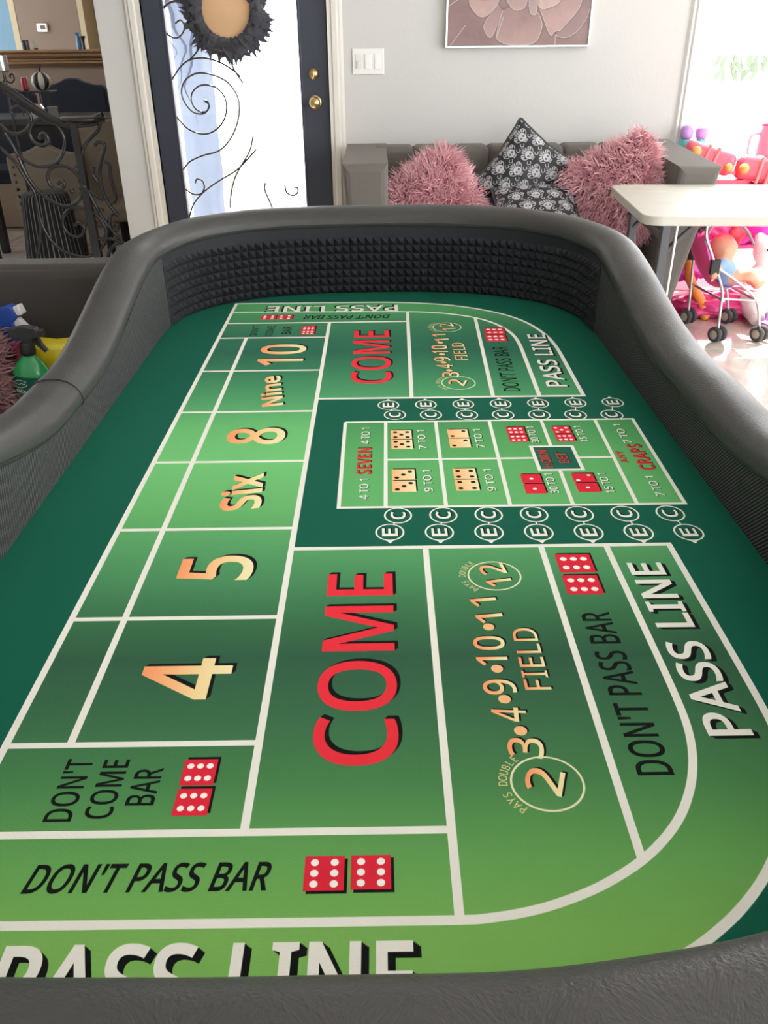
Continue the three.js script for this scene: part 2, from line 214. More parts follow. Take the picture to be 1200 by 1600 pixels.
const INK = { white: '#e6e4da', black: '#0b0f0c', red: '#e2303c', bg: '#0f5a46' };
function feltPrint(g, x0, x1, z0, z1, W, H) {
  const sx = W / (x1 - x0), sz = H / (z1 - z0);
  g.fillStyle = INK.bg; g.fillRect(0, 0, W, H);
  g.setTransform(sx, 0, 0, sz, -x0 * sx, -z0 * sz);
  const poly = (pts, curveIt) => { g.beginPath(); g.moveTo(...pts[0]); if (!curveIt) for (const p of pts.slice(1)) g.lineTo(...p); else { for (let i = 1; i < pts.length - 1; i++) { const a = pts[i], b = pts[i + 1]; g.quadraticCurveTo(a[0], a[1], (a[0] + b[0]) / 2, (a[1] + b[1]) / 2); } g.lineTo(...pts[pts.length - 1]); } };
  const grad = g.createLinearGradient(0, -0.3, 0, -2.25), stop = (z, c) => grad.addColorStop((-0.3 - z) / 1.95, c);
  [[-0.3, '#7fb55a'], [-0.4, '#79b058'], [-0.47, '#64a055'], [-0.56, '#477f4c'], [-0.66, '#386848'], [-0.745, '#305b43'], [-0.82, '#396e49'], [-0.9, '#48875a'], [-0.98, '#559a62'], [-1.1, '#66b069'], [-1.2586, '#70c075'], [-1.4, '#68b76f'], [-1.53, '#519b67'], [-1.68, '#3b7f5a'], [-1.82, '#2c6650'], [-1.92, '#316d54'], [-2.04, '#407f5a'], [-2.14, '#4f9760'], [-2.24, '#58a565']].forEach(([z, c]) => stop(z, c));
  const outN = [[-0.385, -0.322], [0.04, -0.322], [0.15, -0.342], [0.237, -0.3853], [0.2626, -0.4009], [0.2909, -0.4213], [0.3252, -0.4536], [0.36, -0.5], [0.386, -0.56], [0.4, -0.61], [0.4035, -0.66], [0.4032, -0.98]];
  const outF = [[-0.386, -2.2265], [-0.0385, -2.2265], [0.0483, -2.2231], [0.1681, -2.1994], [0.25, -2.1595], [0.3262, -2.098], [0.3722, -2.0242], [0.3975, -1.9403], [0.409, -1.8441], [0.4066, -1.7], [0.405, -1.5364]];
  const inN = [[-0.385, -0.4152], [0.06, -0.4141], [0.0887, -0.4165], [0.1235, -0.4225], [0.1573, -0.4335], [0.187, -0.4465], [0.2228, -0.4678], [0.253, -0.4938], [0.2764, -0.5217], [0.2986, -0.5633], [0.312, -0.6093], [0.3163, -0.6603], [0.3155, -0.8], [0.3145, -0.98]];
  const inF = [[-0.386, -2.146], [-0.1298, -2.14], [0.0756, -2.1343], [0.1625, -2.119], [0.2417, -2.0788], [0.2918, -2.022], [0.3206, -1.9433], [0.3269, -1.8703], [0.324, -1.75], [0.3174, -1.5364]];
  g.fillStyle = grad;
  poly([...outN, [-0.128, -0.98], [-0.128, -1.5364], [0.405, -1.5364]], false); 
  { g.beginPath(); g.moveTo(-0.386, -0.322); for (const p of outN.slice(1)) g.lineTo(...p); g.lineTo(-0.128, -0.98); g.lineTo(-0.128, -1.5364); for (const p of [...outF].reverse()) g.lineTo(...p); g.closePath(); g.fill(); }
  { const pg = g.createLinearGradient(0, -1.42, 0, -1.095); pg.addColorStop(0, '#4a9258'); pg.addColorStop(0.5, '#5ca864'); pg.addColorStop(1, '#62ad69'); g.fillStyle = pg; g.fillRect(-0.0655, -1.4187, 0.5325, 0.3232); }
  g.strokeStyle = INK.white; g.lineJoin = 'miter'; g.lineCap = 'butt';
  const line = (pts, w = 0.0082, c) => { g.lineWidth = w; poly(pts, c); g.stroke(); };
  line(outN, 0.0085, true); line(outF, 0.0085, true); line(inN, 0.0085, true); line(inF, 0.0085, true);
  line([[-0.3852, -0.318], [-0.3865, -2.23]]);
  line([[-0.3198, -0.6124], [-0.3194, -1.9284]]);
  line([[-0.1278, -0.503], [-0.1275, -0.98], [-0.1255, -2.0466]]);
  for (const z of [-0.6124, -0.823, -1.037, -1.2586, -1.475, -1.7013, -1.9284]) line([[-0.385, z], [-0.1275, z]], 0.0076);
  line([[-0.385, -0.503], [0.058, -0.503]]); line([[-0.385, -2.0466], [0.069, -2.0466]]);
  line([[0.0592, -0.412], [0.061, -0.98]]); line([[0.0625, -1.5364], [0.0742, -2.136]]);
  line([[0.2222, -0.466], [0.223, -0.98]]); line([[0.2248, -1.5364], [0.2452, -2.0755]]);
  line([[-0.1275, -0.98], [0.4072, -0.98]]); line([[-0.1275, -1.5364], [0.4092, -1.5364]]);
  // centre box
  const PW = 0.0062;
  line([[-0.0655, -1.4187], [0.4705, -1.4187], [0.4635, -1.0955], [-0.0655, -1.0955], [-0.0655, -1.4187]], PW);
  for (const [a, b] of [[0.0097, 0.0063], [0.1027, 0.0986], [0.2027, 0.1966], [0.2996, 0.2926], [0.3997, 0.3905]]) line([[a, -1.4187], [b, -1.0955]], PW);
  line([[0.008, -1.2588], [0.395, -1.2588]], PW);
  g.fillStyle = '#1b5f4c'; g.fillRect(0.262, -1.304, 0.0716, 0.0905); g.lineWidth = PW; g.strokeRect(0.262, -1.304, 0.0716, 0.0905);

  // text: rot 0 reads to +x with its top away, -90 reads away with its top to -x, 180 reads to -x
  const text = (s, cx, cz, w, h, o = {}) => {
    g.save(); g.translate(cx, cz); g.rotate((o.rot ?? -90) * Math.PI / 180);
    g.font = (o.bold ? 'bold ' : '') + '100px ' + (o.font ?? 'sans-serif'); g.textAlign = 'left'; g.textBaseline = 'alphabetic';
    const m = g.measureText(s), bw = m.actualBoundingBoxLeft + m.actualBoundingBoxRight, bh = m.actualBoundingBoxAscent + m.actualBoundingBoxDescent;
    const kx = w / bw, ky = h / bh, paint = (fill, dx, dy) => {
      g.save(); g.transform(1, 0, o.skew ?? 0, 1, 0, 0); g.translate(dx, dy); g.scale(kx, ky); g.translate(m.actualBoundingBoxLeft - bw / 2, m.actualBoundingBoxAscent - bh / 2);
      g.fillStyle = fill; g.fillText(s, 0, 0); if (o.weight) { g.strokeStyle = fill; g.lineWidth = o.weight; g.lineJoin = 'miter'; g.strokeText(s, 0, 0); } g.restore();
    };
    if (o.shadow) for (let i = 1; i <= 4; i++) paint(INK.black, o.shadow[0] * i / 4, o.shadow[1] * i / 4);
    let fill = o.fill ?? INK.black;
    if (fill === 'gold') { fill = g.createLinearGradient(0, -m.actualBoundingBoxAscent, 0, m.actualBoundingBoxDescent); fill.addColorStop(0, '#f39a68'); fill.addColorStop(0.35, '#f2b47c'); fill.addColorStop(0.7, '#efd69c'); fill.addColorStop(1, '#eedfb0'); }
    paint(fill, 0, 0); g.restore();
  };
  const away = (s, xa, xb, zn, zf, o = {}) => text(s, (xa + xb) / 2, (zn + zf) / 2, zn - zf, xb - xa, o);   // xa top edge, xb bottom edge, zn start, zf end
  const sh = [0.0045, 0.0042], gold = { fill: 'gold', shadow: [0.0042, 0.0042], weight: 5 };
  away('COME', -0.074, 0.0132, -0.5809, -0.9142, { fill: INK.red, shadow: sh, weight: 2 }); away('COME', -0.063, 0.0237, -1.6174, -1.9742, { fill: INK.red, shadow: sh, weight: 2 });
  away('4', -0.2715, -0.1741, -0.6786, -0.7451, { ...gold, weight: 3 }); away('5', -0.2735, -0.1765, -0.9062, -0.9632, { ...gold, weight: 3 });
  away('Six', -0.2515, -0.1905, -1.0951, -1.2063, { ...gold, rot: -94, weight: 6, skew: 0.12 }); away('8', -0.2763, -0.1747, -1.329, -1.3963, { ...gold, weight: 3 });
  away('Nine', -0.243, -0.2015, -1.5034, -1.6641, { ...gold, rot: -98, weight: 6, skew: 0.12 }); away('10', -0.273, -0.1715, -1.7363, -1.8761, { ...gold, weight: 3 });
  // the lines of "don't come bar", "don't pass bar", "pass line"
  const black = { weight: 2.4 };
  away("DON'T", -0.3154, -0.2892, -0.5176, -0.5935, black); away('COME', -0.2789, -0.253, -0.5204, -0.5918, black); away('BAR', -0.2436, -0.2172, -0.535, -0.5798, black);
  away("DON'T", -0.3155, -0.298, -1.948, -2.0249, black); away('COME', -0.2785, -0.259, -1.9464, -2.0229, black); away('BAR', -0.238, -0.216, -1.956, -2.0157, black);
  const it = { rot: 0, weight: 3.5 };
  text("DON'T PASS BAR", -0.2019, -0.4585, 0.2055, 0.028, { ...it, skew: -0.2 });
  text("DON'T PASS BAR", -0.0845, -2.0925, 0.219, 0.033, { rot: 180, weight: 4, skew: -0.2 });
  const wl = { fill: INK.white, weight: 3 };
  text('PASS LINE', -0.1405, -0.368, 0.32, 0.06, { ...wl, rot: 0, shadow: [0.0062, 0.0048], weight: 3.5 });
  text('PASS LINE', -0.1235, -2.169, 0.346, 0.056, { ...wl, rot: 180, shadow: [0.005, 0.005] });
  away("DON'T PASS BAR", 0.244, 0.28, -0.5631, -0.824, { weight: 2.5 }); away("DON'T PASS BAR", 0.2546, 0.2891, -1.5653, -1.8421, { weight: 2.5, rot: -88 });
  away('PASS LINE', 0.331, 0.377, -0.614, -0.9328, { ...wl, shadow: [-0.0042, 0.0048] }); away('PASS LINE', 0.348, 0.3895, -1.5884, -1.9286, { ...wl, shadow: [-0.004, 0.0045], rot: -87.8 });
  // field
  for (const far of [0, 1]) {
    const mz = (z) => far ? -1.615 + (z + 0.555) * 1.08 : z, mx = (x, z) => far ? x + 0.007 - (z + 0.555) * 0.033 : x, gl = { fill: 'gold', shadow: [0.0018, 0.0022], weight: 1.5 };
    const f = (s, xa, xb, zn, zf, rot, o = {}) => { const dx = mx(0, (zn + zf) / 2); away(s, xa + dx, xb + dx, mz(zn), mz(zf), { ...gl, rot: rot ?? -90, ...o }); };
    f('2', 0.1352, 0.171, -0.543, -0.5735, -72); f('3', 0.1239, 0.1597, -0.5882, -0.6144, -82); f('4', 0.1136, 0.1493, -0.638, -0.6588, -86); f('9', 0.1091, 0.145, -0.6789, -0.7029); f('10', 0.1066, 0.1428, -0.7268, -0.7797); f('11', 0.1132, 0.1463, -0.8058, -0.8565, -96); f('12', 0.133, 0.167, -0.8834, -0.9353, -100);
    f('FIELD', 0.155, 0.1842, -0.6852, -0.7943, -90, { weight: 0 });
    for (const [x, z] of [[0.1404, -0.6241], [0.1302, -0.6713], [0.1285, -0.721], [0.1281, -0.7975]]) { g.fillStyle = INK.black; g.beginPath(); g.ellipse(mx(x, z) + 0.0018, mz(z) - 0.0014, 0.0068, 0.0068, 0, 0, 7); g.fill(); g.fillStyle = '#f0b884'; g.beginPath(); g.ellipse(mx(x, z), mz(z), 0.0068, 0.0068, 0, 0, 7); g.fill(); }
    for (const [cx, cz] of [[0.1555, -0.555], [0.1487, -0.9073]]) {
      const X = mx(cx, cz), Z = mz(cz), ez = far ? 0.037 : 0.033; g.strokeStyle = '#e2ddb8'; g.lineWidth = 0.0022; g.beginPath(); g.ellipse(X, Z, 0.0345, ez, 0, 0, 7); g.stroke();
      const s = 'PAYS DOUBLE'; for (let i = 0; i < s.length; i++) { if (s[i] === ' ') continue; const a = Math.PI + (0.5 - i / (s.length - 1)) * 1.72, R = 0.0425; g.save(); g.translate(X + R * Math.cos(a), Z - R * Math.sin(a) * (ez / 0.0345)); g.rotate(-a + Math.PI - Math.PI / 2 + 0); g.rotate(0); g.font = '100px sans-serif'; g.textAlign = 'center'; g.textBaseline = 'middle'; g.scale(0.000105, 0.000118); g.fillStyle = '#dcc88e'; g.fillText(s[i], 0, 0); g.restore(); }
    }
  }
  // centre wording
  const small = { fill: INK.white, weight: 2, shadow: [-0.0012, 0.0012] }, redS = { fill: '#cf2f35', shadow: [0.0016, 0.0016], weight: 2 };
  away('SEVEN', -0.0408, -0.0163, -1.2055, -1.3068, { ...redS, bold: true, weight: 0 }); away('4 TO 1', -0.035, -0.0207, -1.122, -1.1896, small); away('4 TO 1', -0.035, -0.0195, -1.3237, -1.3928, small);
  for (const [s, x, zn, zf] of [['7 TO 1', 0.0664, -1.3, -1.379], ['9 TO 1', 0.0684, -1.1438, -1.2185], ['7 TO 1', 0.168, -1.302, -1.3795], ['9 TO 1', 0.1684, -1.1434, -1.2185], ['30 TO 1', 0.267, -1.3205, -1.388], ['30 TO 1', 0.266, -1.134, -1.1996], ['15 TO 1', 0.3535, -1.3205, -1.388], ['15 TO 1', 0.3531, -1.133, -1.1996], ['7 TO 1', 0.4279, -1.12, -1.1866], ['7 TO 1', 0.4281, -1.3132, -1.3942]]) away(s, x, x + 0.0134, zn, zf, small);
  away('ANY', 0.4035, 0.4145, -1.237, -1.2806, { ...redS, bold: true, shadow: [0.0008, 0.0008] }); away('CRAPS', 0.4285, 0.4535, -1.2085, -1.308, { ...redS, bold: true, weight: 0 });
  away('HORN', 0.27, 0.2868, -1.2242, -1.2897, redS); away('BET', 0.3, 0.3171, -1.2398, -1.2795, redS);
  // dice faces
  const PIP = { 1: [[0, 0]], 2: [[-1, 1], [1, -1]], 3: [[-1, 1], [0, 0], [1, -1]], 4: [[-1, -1], [1, -1], [-1, 1], [1, 1]], 5: [[-1, -1], [1, -1], [-1, 1], [1, 1], [0, 0]], 6: [[-1, -0.85], [0, -0.85], [1, -0.85], [-1, 0.85], [0, 0.85], [1, 0.85]] };
  const die = (n, x0, x1, za, zb, gilt, upright, dz = -0.0028) => {
    g.fillStyle = INK.black; g.fillRect(x0 + 0.0026, Math.min(za, zb) + dz, x1 - x0, Math.abs(za - zb));
    if (gilt) { const q = g.createLinearGradient(x0, 0, x1, 0); q.addColorStop(0, '#f3b27a'); q.addColorStop(1, '#efdcae'); g.fillStyle = q; } else g.fillStyle = '#d8263a';
    g.fillRect(x0, Math.min(za, zb), x1 - x0, Math.abs(za - zb)); g.fillStyle = gilt ? '#151512' : '#f1efe8';
    const cx = (x0 + x1) / 2, cz = (za + zb) / 2, hx = (x1 - x0) / 2, hz = Math.abs(za - zb) / 2, r = Math.min(hx, hz) * 0.21;
    for (const [a, b] of PIP[n]) { const u = upright ? b / 0.85 * 0.5 : a * 0.58, v = upright ? a * 0.62 : b * 0.55; g.beginPath(); g.ellipse(cx + u * hx, cz + v * hz, r, r, 0, 0, 7); g.fill(); }
  };
  die(6, -0.198, -0.1652, -0.591, -0.558); die(6, -0.1978, -0.1648, -0.554, -0.5222);
  die(6, -0.0703, -0.0359, -0.4768, -0.443, false, true, 0.0028); die(6, -0.0303, 0.0042, -0.4772, -0.4436, false, true, 0.0028);
  die(6, 0.2378, 0.2853, -0.957, -0.9126); die(6, 0.2378, 0.2842, -0.9058, -0.8622);
  die(6, -0.192, -0.158, -2.019, -1.986); die(6, -0.192, -0.158, -1.9825, -1.95);
  die(6, -0.3045, -0.2655, -2.1135, -2.0765, false, true); die(6, -0.262, -0.223, -2.1135, -2.0765, false, true);
  die(6, 0.2565, 0.305, -1.9855, -1.936); die(6, 0.253, 0.3015, -1.931, -1.8805);
  const pair = (a, b, x0, x1, zf, zn, gilt) => { const m = (zf + zn) / 2; die(a, x0, x1, zf, m - 0.001, gilt); die(b, x0, x1, m + 0.001, zn, gilt); };
  pair(5, 5, 0.0186, 0.056, -1.3795, -1.3008, true); pair(3, 3, 0.0175, 0.0552, -1.222, -1.1435, true); pair(2, 2, 0.1213, 0.158, -1.381, -1.3034, true); pair(4, 4, 0.1185, 0.1558, -1.2224, -1.145, true);
  pair(6, 6, 0.229, 0.262, -1.3884, -1.323, false); pair(1, 1, 0.227, 0.2592, -1.199, -1.1327, false); pair(5, 6, 0.3126, 0.3455, -1.389, -1.3225, false); pair(2, 1, 0.31, 0.3452, -1.1998, -1.1355, false);
  // the twin rings with C and E
  const ring = (s, x, z, arrow) => {
    g.strokeStyle = INK.white; g.lineWidth = 0.0026; g.beginPath(); g.ellipse(x, z, 0.0198, 0.0222, 0, 0, 7); g.stroke();
    text(s, x, z, 0.0205, 0.0215, { fill: INK.white, weight: 4, shadow: [0.0022, 0.002] });
    if (arrow) { g.fillStyle = INK.white; g.beginPath(); g.moveTo(x - 0.006, z + arrow * 0.022); g.lineTo(x + 0.006, z + arrow * 0.022); g.lineTo(x, z + arrow * 0.031); g.fill(); }
  };
  const stub = (x0, z0, x1, z1) => { const l = Math.hypot(x1 - x0, z1 - z0), ux = (x1 - x0) / l, uz = (z1 - z0) / l; g.strokeStyle = INK.white; g.lineWidth = 0.0022; g.beginPath(); g.moveTo(x0 + ux * 0.0215, z0 + uz * 0.0215); g.lineTo(x1 - ux * 0.0215, z1 - uz * 0.0215); g.stroke(); };
  for (let i = 0; i < 7; i++) {
    const a = [0.0115 + i * 0.07165, -1.0219 + i * 0.00175], b = [0.0245 + i * 0.0679, -1.0699 + i * 0.0006]; ring('E', ...a, 1); ring('C', ...b, 0); stub(...a, ...b);
    const c = [0.0276 + i * 0.06825, -1.4515 + i * 0.0021], d = [0.0159 + i * 0.073, -1.4998]; ring('C', ...c, 0); ring('E', ...d, -1); stub(...c, ...d);
  }
  g.setTransform(1, 0, 0, 1, 0, 0);
}
{
  const T = thing('craps_table', 'long craps table with black padded rail and printed green felt layout', 'gaming table', [0, 0, 0]);
  // felt bed: four quarters, each with its own print
  const XM = XC, ZM = -1.28, quads = [[-0.54, XM, ZM, ZN + 0.01], [XM, 0.53, ZM, ZN + 0.01], [-0.54, XM, ZF - 0.01, ZM], [XM, 0.53, ZF - 0.01, ZM]];
  const parts = quads.map(([x0, x1, z0, z1], k) => gridGeo(24, 60, (u, v) => {
    const a = k < 2 ? ZM : ZF, b = k < 2 ? ZN : ZM, t = k < 2 ? 1 - Math.pow(1 - v, 1.8) : Math.pow(v, 1.8), z = a + (b - a) * (k < 2 ? t : t), w = halfWidth(z) + 0.004, x = k % 2 ? XM + w * u : XM - w * (1 - u);
    return [x, FELT, z, (x - x0) / (x1 - x0), (z1 - z) / (z1 - z0)];
  }));
  parts.forEach((p) => { const ix = p.index.array; for (let i = 0; i < ix.length; i += 3) { const t = ix[i + 1]; ix[i + 1] = ix[i + 2]; ix[i + 2] = t; } p.computeVertexNormals(); });
  const feltBump = rep(clothBump, 6);
  const mats = quads.map(([x0, x1, z0, z1]) => phys(0xffffff, 0.95, { specularIntensity: 0.35, map: canvasTex(2048, 2048, (g, w, h) => feltPrint(g, x0, x1, z0, z1, w, h)), bumpMap: feltBump, bumpScale: 0.0003 }));
  const felt = new THREE.Mesh(mergeGeometries(parts, true), mats); felt.name = 'felt_layout'; felt.receiveShadow = true; felt.userData.label = 'green felt printed with the betting layout'; T.add(felt);
  part('bed_board', extrude(PATH.filter((_, i) => i % 6 === 0).map((p) => [p.x + outward * p.nx * 0.03, -(p.z + outward * p.nz * 0.03)]), 0.024).rotateX(-Math.PI / 2).translate(0, FELT - 0.027, 0), M.black, T);
  const strip = (f0, f1, n, rows) => gridGeo(n, rows.length - 1, (u, v) => { const p = pathAt(f0 + (f1 - f0) * u), r = rows[Math.round(v * (rows.length - 1))](p); return [p.x + outward * p.nx * r[0], r[1], p.z + outward * p.nz * r[0], p.s, r[2] ?? r[1]]; });
  // find the path fractions where the end walls begin
  const near = (side, z) => { let b = 0, e = 9; PATH.forEach((p, i) => { const d = Math.abs(p.z - z) + (Math.sign(p.x) === side ? 0 : 9); if (d < e) { e = d; b = i; } }); return b / PATH.length; };
  const fR = near(1, -1.945), fL = near(-1, -2.03), gL = near(-1, -0.55), gR = near(1, -0.55);
  const wallRows = [() => [0, FELT - 0.003], (p) => [0.0, railY(p.z, p.x) + 0.004]];
  part('side_wall', strip(fL, gL, 160, wallRows), M.fabric, T, null, 'dark woven fabric side wall'); part('side_wall', strip(gR - 1, fR, 160, wallRows), M.fabric, T, null, 'dark woven fabric side wall');
  // end walls: moulded rubber strip of small pyramids
  for (const [a, b] of [[fR, fL], [gL, gR < gL ? gR + 1 : gR]]) {
    const len = (b - a) * PATH.L, cols = Math.round(len / 0.0215), rows = 7, h = 0.0215, pos = [];
    const at = (f, y, d) => { const p = pathAt(f); return [p.x + outward * p.nx * d, y, p.z + outward * p.nz * d]; };
    for (let j = 0; j < rows; j++) for (let i = 0; i < cols; i++) {
      const f0 = a + (b - a) * i / cols, f1 = a + (b - a) * (i + 1) / cols, y0 = FELT + j * h, y1 = y0 + h, c = at((f0 + f1) / 2, (y0 + y1) / 2, -0.013), A = at(f0, y0, 0), B = at(f1, y0, 0), C = at(f1, y1, 0), D = at(f0, y1, 0);
      for (const t of [[A, B], [B, C], [C, D], [D, A]]) pos.push(...t[0], ...c, ...t[1]);
    }
    const g = new THREE.BufferGeometry(); g.setAttribute('position', new THREE.Float32BufferAttribute(pos, 3)); g.computeVertexNormals();
    part('pyramid_bumper', g, M.rubber, T, null, 'black rubber end wall moulded into rows of small pyramids');
    part('end_wall', strip(a, b, 120, [() => [0.002, FELT - 0.003, 0], (p) => [0.002, railY(p.z, p.x) + 0.004]]), M.rubber, T);
    for (const f of [a, b]) { const p = pathAt(f); part('end_seam', bar([p.x - outward * p.nx * 0.001, FELT, p.z - outward * p.nz * 0.001], [p.x - outward * p.nx * 0.001, railY(p.z, p.x), p.z - outward * p.nz * 0.001], 0.0018), M.black, T); }
  }
  // padded rail
  const sect = []; for (let i = 0; i <= 36; i++) { const t = -i / 36 * Math.PI * 2 + Math.PI, c = Math.cos(t), s = Math.sin(t); sect.push([0.045 + 0.048 * Math.sign(c) * Math.pow(Math.abs(c), 0.9), s > 0 ? 0.039 * Math.pow(s, 0.92) : 0.021 * s]); }
  let per = 0; const su = sect.map((q, i) => (per += i ? Math.hypot(q[0] - sect[i - 1][0], q[1] - sect[i - 1][1]) : 0));
  const railG = gridGeo(480, 36, (u, v) => { const p = pathAt(u), k = Math.round(v * 36), q = sect[k], w = 0.0012 * perlin.noise(p.s * 14, su[k] * 18, 2) + 0.0016 * perlin.noise(p.s * 5, su[k] * 7, 7); return [p.x + outward * p.nx * (q[0] + (u === 1 ? 0 : 0)), railY(p.z, p.x) + q[1] + (u === 0 || u === 1 ? 0 : w), p.z + outward * p.nz * q[0], p.s, su[k]]; });
  part('rail', railG, M.leather, T, null, 'black padded leather-look rail');
  { const f = near(-1, -1.36), p = pathAt(f); part('rail_seam', tube(sect.slice(0, 36).map(([d, y]) => [p.x + outward * p.nx * (0.045 + (d - 0.045) * 1.012), railY(p.z, p.x) + y * 1.012, p.z + outward * p.nz * (0.045 + (d - 0.045) * 1.012)]), 0.0012, 90, true, 6), M.black, T); }
  // body and legs under it
  part('apron', strip(0, 1, 240, [() => [0.06, 0.5, 0.5], () => [0.088, 0.52], (p) => [0.088, railY(p.z, p.x) + 0.002]]), mat(new THREE.Color(0.02, 0.02, 0.022), 0.6), T);
  for (const [x, z] of [[-0.42, -0.6], [0.42, -0.6], [-0.42, -1.96], [0.42, -1.96]]) part('leg', lathe([[0.03, 0], [0.034, 0.02], [0.026, 0.06], [0.034, 0.3], [0.05, 0.46], [0.05, 0.654], [0, 0.654]], 20), M.black, T, [x, 0, z]);
}

// ------------------------------------------------------------------ sofas
function makeSofaArm(outerTop, outerBottom, innerTop, innerBottom, h, z0, z1) {
  const bev = 0.03, s = Math.sign(outerTop - innerTop);
  const pts = [[innerBottom + s * bev, 0.08 + bev], [innerTop + s * bev, h - bev], [outerTop - s * bev, h - bev], [outerBottom - s * bev, 0.08 + bev]];
  return extrude(s > 0 ? pts.reverse() : pts, z1 - z0 - 2 * bev, bev).translate(0, 0, z0 + bev);
}
{
  const S = thing('sofa', 'grey tufted sofa with flared arms standing against the back wall', 'sofa', [0, 0, 0]);
  part('base', uvBox(rbox(1.3, 0.2, 0.8, 0.03, 0.63, 0.2, -4.13)), M.sofa, S);
  for (const x of [0.34, 0.91]) part('seat_cushion', uvBox(rbox(0.56, 0.17, 0.56, 0.05, x, 0.385, -4.02, 5)), M.sofa, S);
  part('back_frame', uvBox(rbox(1.5, 0.74, 0.12, 0.03, 0.64, 0.46, -4.49)), M.sofa, S);
  const xs = [-0.02, 0.178, 0.372, 0.54, 0.71, 0.9, 1.09, 1.285];
  for (let i = 0; i < 7; i++) for (const [y0, y1] of [[0.45, 0.655], [0.655, 0.846]]) part('back_panel', uvBox(rbox(xs[i + 1] - xs[i] + 0.004, y1 - y0 + 0.004, 0.16, 0.028, (xs[i] + xs[i + 1]) / 2, (y0 + y1) / 2, -4.385, 4)), M.sofa, S);
  part('arm', uvBox(makeSofaArm(-0.147, -0.1, 0.045, 0.04, 0.846, -4.53, -3.71)), M.sofa, S);
  { const g = makeSofaArm(1.452, 1.30, 1.27, 1.2, 0.855, -4.53, -3.71), p = g.attributes.position; for (let i = 0; i < p.count; i++) p.setY(i, p.getY(i) * (1 - 0.04 * (p.getZ(i) + 4.53) / 0.82)); part('arm', uvBox(g), M.sofa, S); }
  for (const [x, z] of [[0.02, -3.8], [1.18, -3.8], [0.02, -4.45], [1.22, -4.45]]) part('foot', cyl(0.025, 0.018, 0.11, x, 0.055, z), M.black, S);
}
{
  const S = thing('sofa', 'dark grey sofa beside the left side of the craps table with bottles on its seat', 'sofa', [0, 0, 0]);
  part('base', uvBox(rbox(1.6, 0.28, 0.86, 0.03, -1.5, 0.2, -1.75)), M.darkSofa, S);
  part('back', uvBox(rbox(1.62, 0.74, 0.125, 0.035, -1.49, 0.432, -2.215, 5)), M.darkSofa, S);
  for (const x of [-1.09, -1.9]) part('seat_cushion', uvBox(rbox(0.8, 0.13, 0.8, 0.045, x, 0.385, -1.75, 4)), M.darkSofa, S);
  for (const [x, z] of [[-0.8, -1.42], [-2.2, -1.42], [-0.8, -2.2], [-2.2, -2.2]]) part('foot', cyl(0.025, 0.02, 0.07, x, 0.033, z), M.black, S);
}

// ------------------------------------------------------------------ pillows
const cushionGeo = (w, h, t, n = 28) => {
  const f = (sgn) => (u, v) => { const a = u * 2 - 1, b = v * 2 - 1, k = Math.pow(Math.max(0, (1 - Math.pow(Math.abs(a), 2.6)) * (1 - Math.pow(Math.abs(b), 2.6))), 0.55), pin = 1 - 0.07 * (1 - Math.abs(a * b)) * (Math.abs(a) > Math.abs(b) ? Math.abs(a) : Math.abs(b)); const wr = 0.008 * perlin.noise(a * 3, b * 3, sgn * 4); return [sgn * a * w / 2 * pin, b * h / 2 * pin, sgn * (t / 2 * k) + sgn * wr * k, sgn > 0 ? u : 1 - u, v]; };
  return mergeGeometries([gridGeo(n, n, f(1)), gridGeo(n, n, f(-1))]);
};
const furStrand = (() => { const g = new THREE.ConeGeometry(0.0046, 0.06, 4, 4, true).translate(0, 0.03, 0), p = g.attributes.position; for (let i = 0; i < p.count; i++) { const y = p.getY(i) / 0.06; p.setX(i, p.getX(i) * (1 - y * 0.3) + 0.02 * y * y); p.setZ(i, p.getZ(i) + 0.006 * Math.sin(y * 5)); } g.computeVertexNormals(); return g; })();
function furPillow(label, w, h, t, at, euler, colors, count, len = 1) {
  const P = thing('fur_pillow', label, 'pillow', at); P.rotation.set(...euler, 'ZYX');
  const g = cushionGeo(w, h, t), body = part('cushion', g, mat(colors[0], 0.95), P);
  const sampler = new MeshSurfaceSampler(body).setRandomGenerator(rnd).build(), q = new THREE.Quaternion(), m = new THREE.Matrix4(), p = V(), n = V(), inv = P.quaternion.clone().invert(), down = V(0, -1, 0).applyQuaternion(inv);
  const fur = new THREE.InstancedMesh(furStrand, mat(0xffffff, 0.75), count); fur.name = 'fur'; fur.userData.kind = 'stuff'; fur.castShadow = fur.receiveShadow = true;
  const c = new THREE.Color(), clump = (v) => perlin.noise(v.x * 18 + at[0] * 10, v.y * 18, v.z * 18);
  for (let i = 0; i < count; i++) {
    sampler.sample(p, n); const k = clump(p), d = n.clone().multiplyScalar(0.9).addScaledVector(V(rr(-1, 1), rr(-1, 1), rr(-1, 1)), 0.32).addScaledVector(V(k, perlin.noise(p.y * 15, p.x * 15, 3), k * 0.5), 0.8).addScaledVector(down, 0.18).normalize();
    q.setFromUnitVectors(V(0, 1, 0), d).multiply(new THREE.Quaternion().setFromAxisAngle(V(0, 1, 0), rr(0, 6.28))); const s = rr(0.7, 1.3) * len;
    m.compose(p, q, V(rr(0.8, 1.3), s, rr(0.8, 1.3))); fur.setMatrixAt(i, m); c.copy(colors[1]).lerp(colors[2], Math.min(1, Math.max(0, 0.5 + k * 0.9 + rr(-0.3, 0.3)))); fur.setColorAt(i, c);
  }
  P.add(fur); return P;
}
const PINK = [new THREE.Color(0.46, 0.19, 0.22), new THREE.Color(0.62, 0.28, 0.32), new THREE.Color(0.95, 0.60, 0.63)];
furPillow('pink shaggy fur pillow at the left arm of the grey sofa', 0.36, 0.36, 0.15, [0.27, 0.635, -4.07], [-0.28, 0.25, 0.52], PINK, 5200, 1.1);
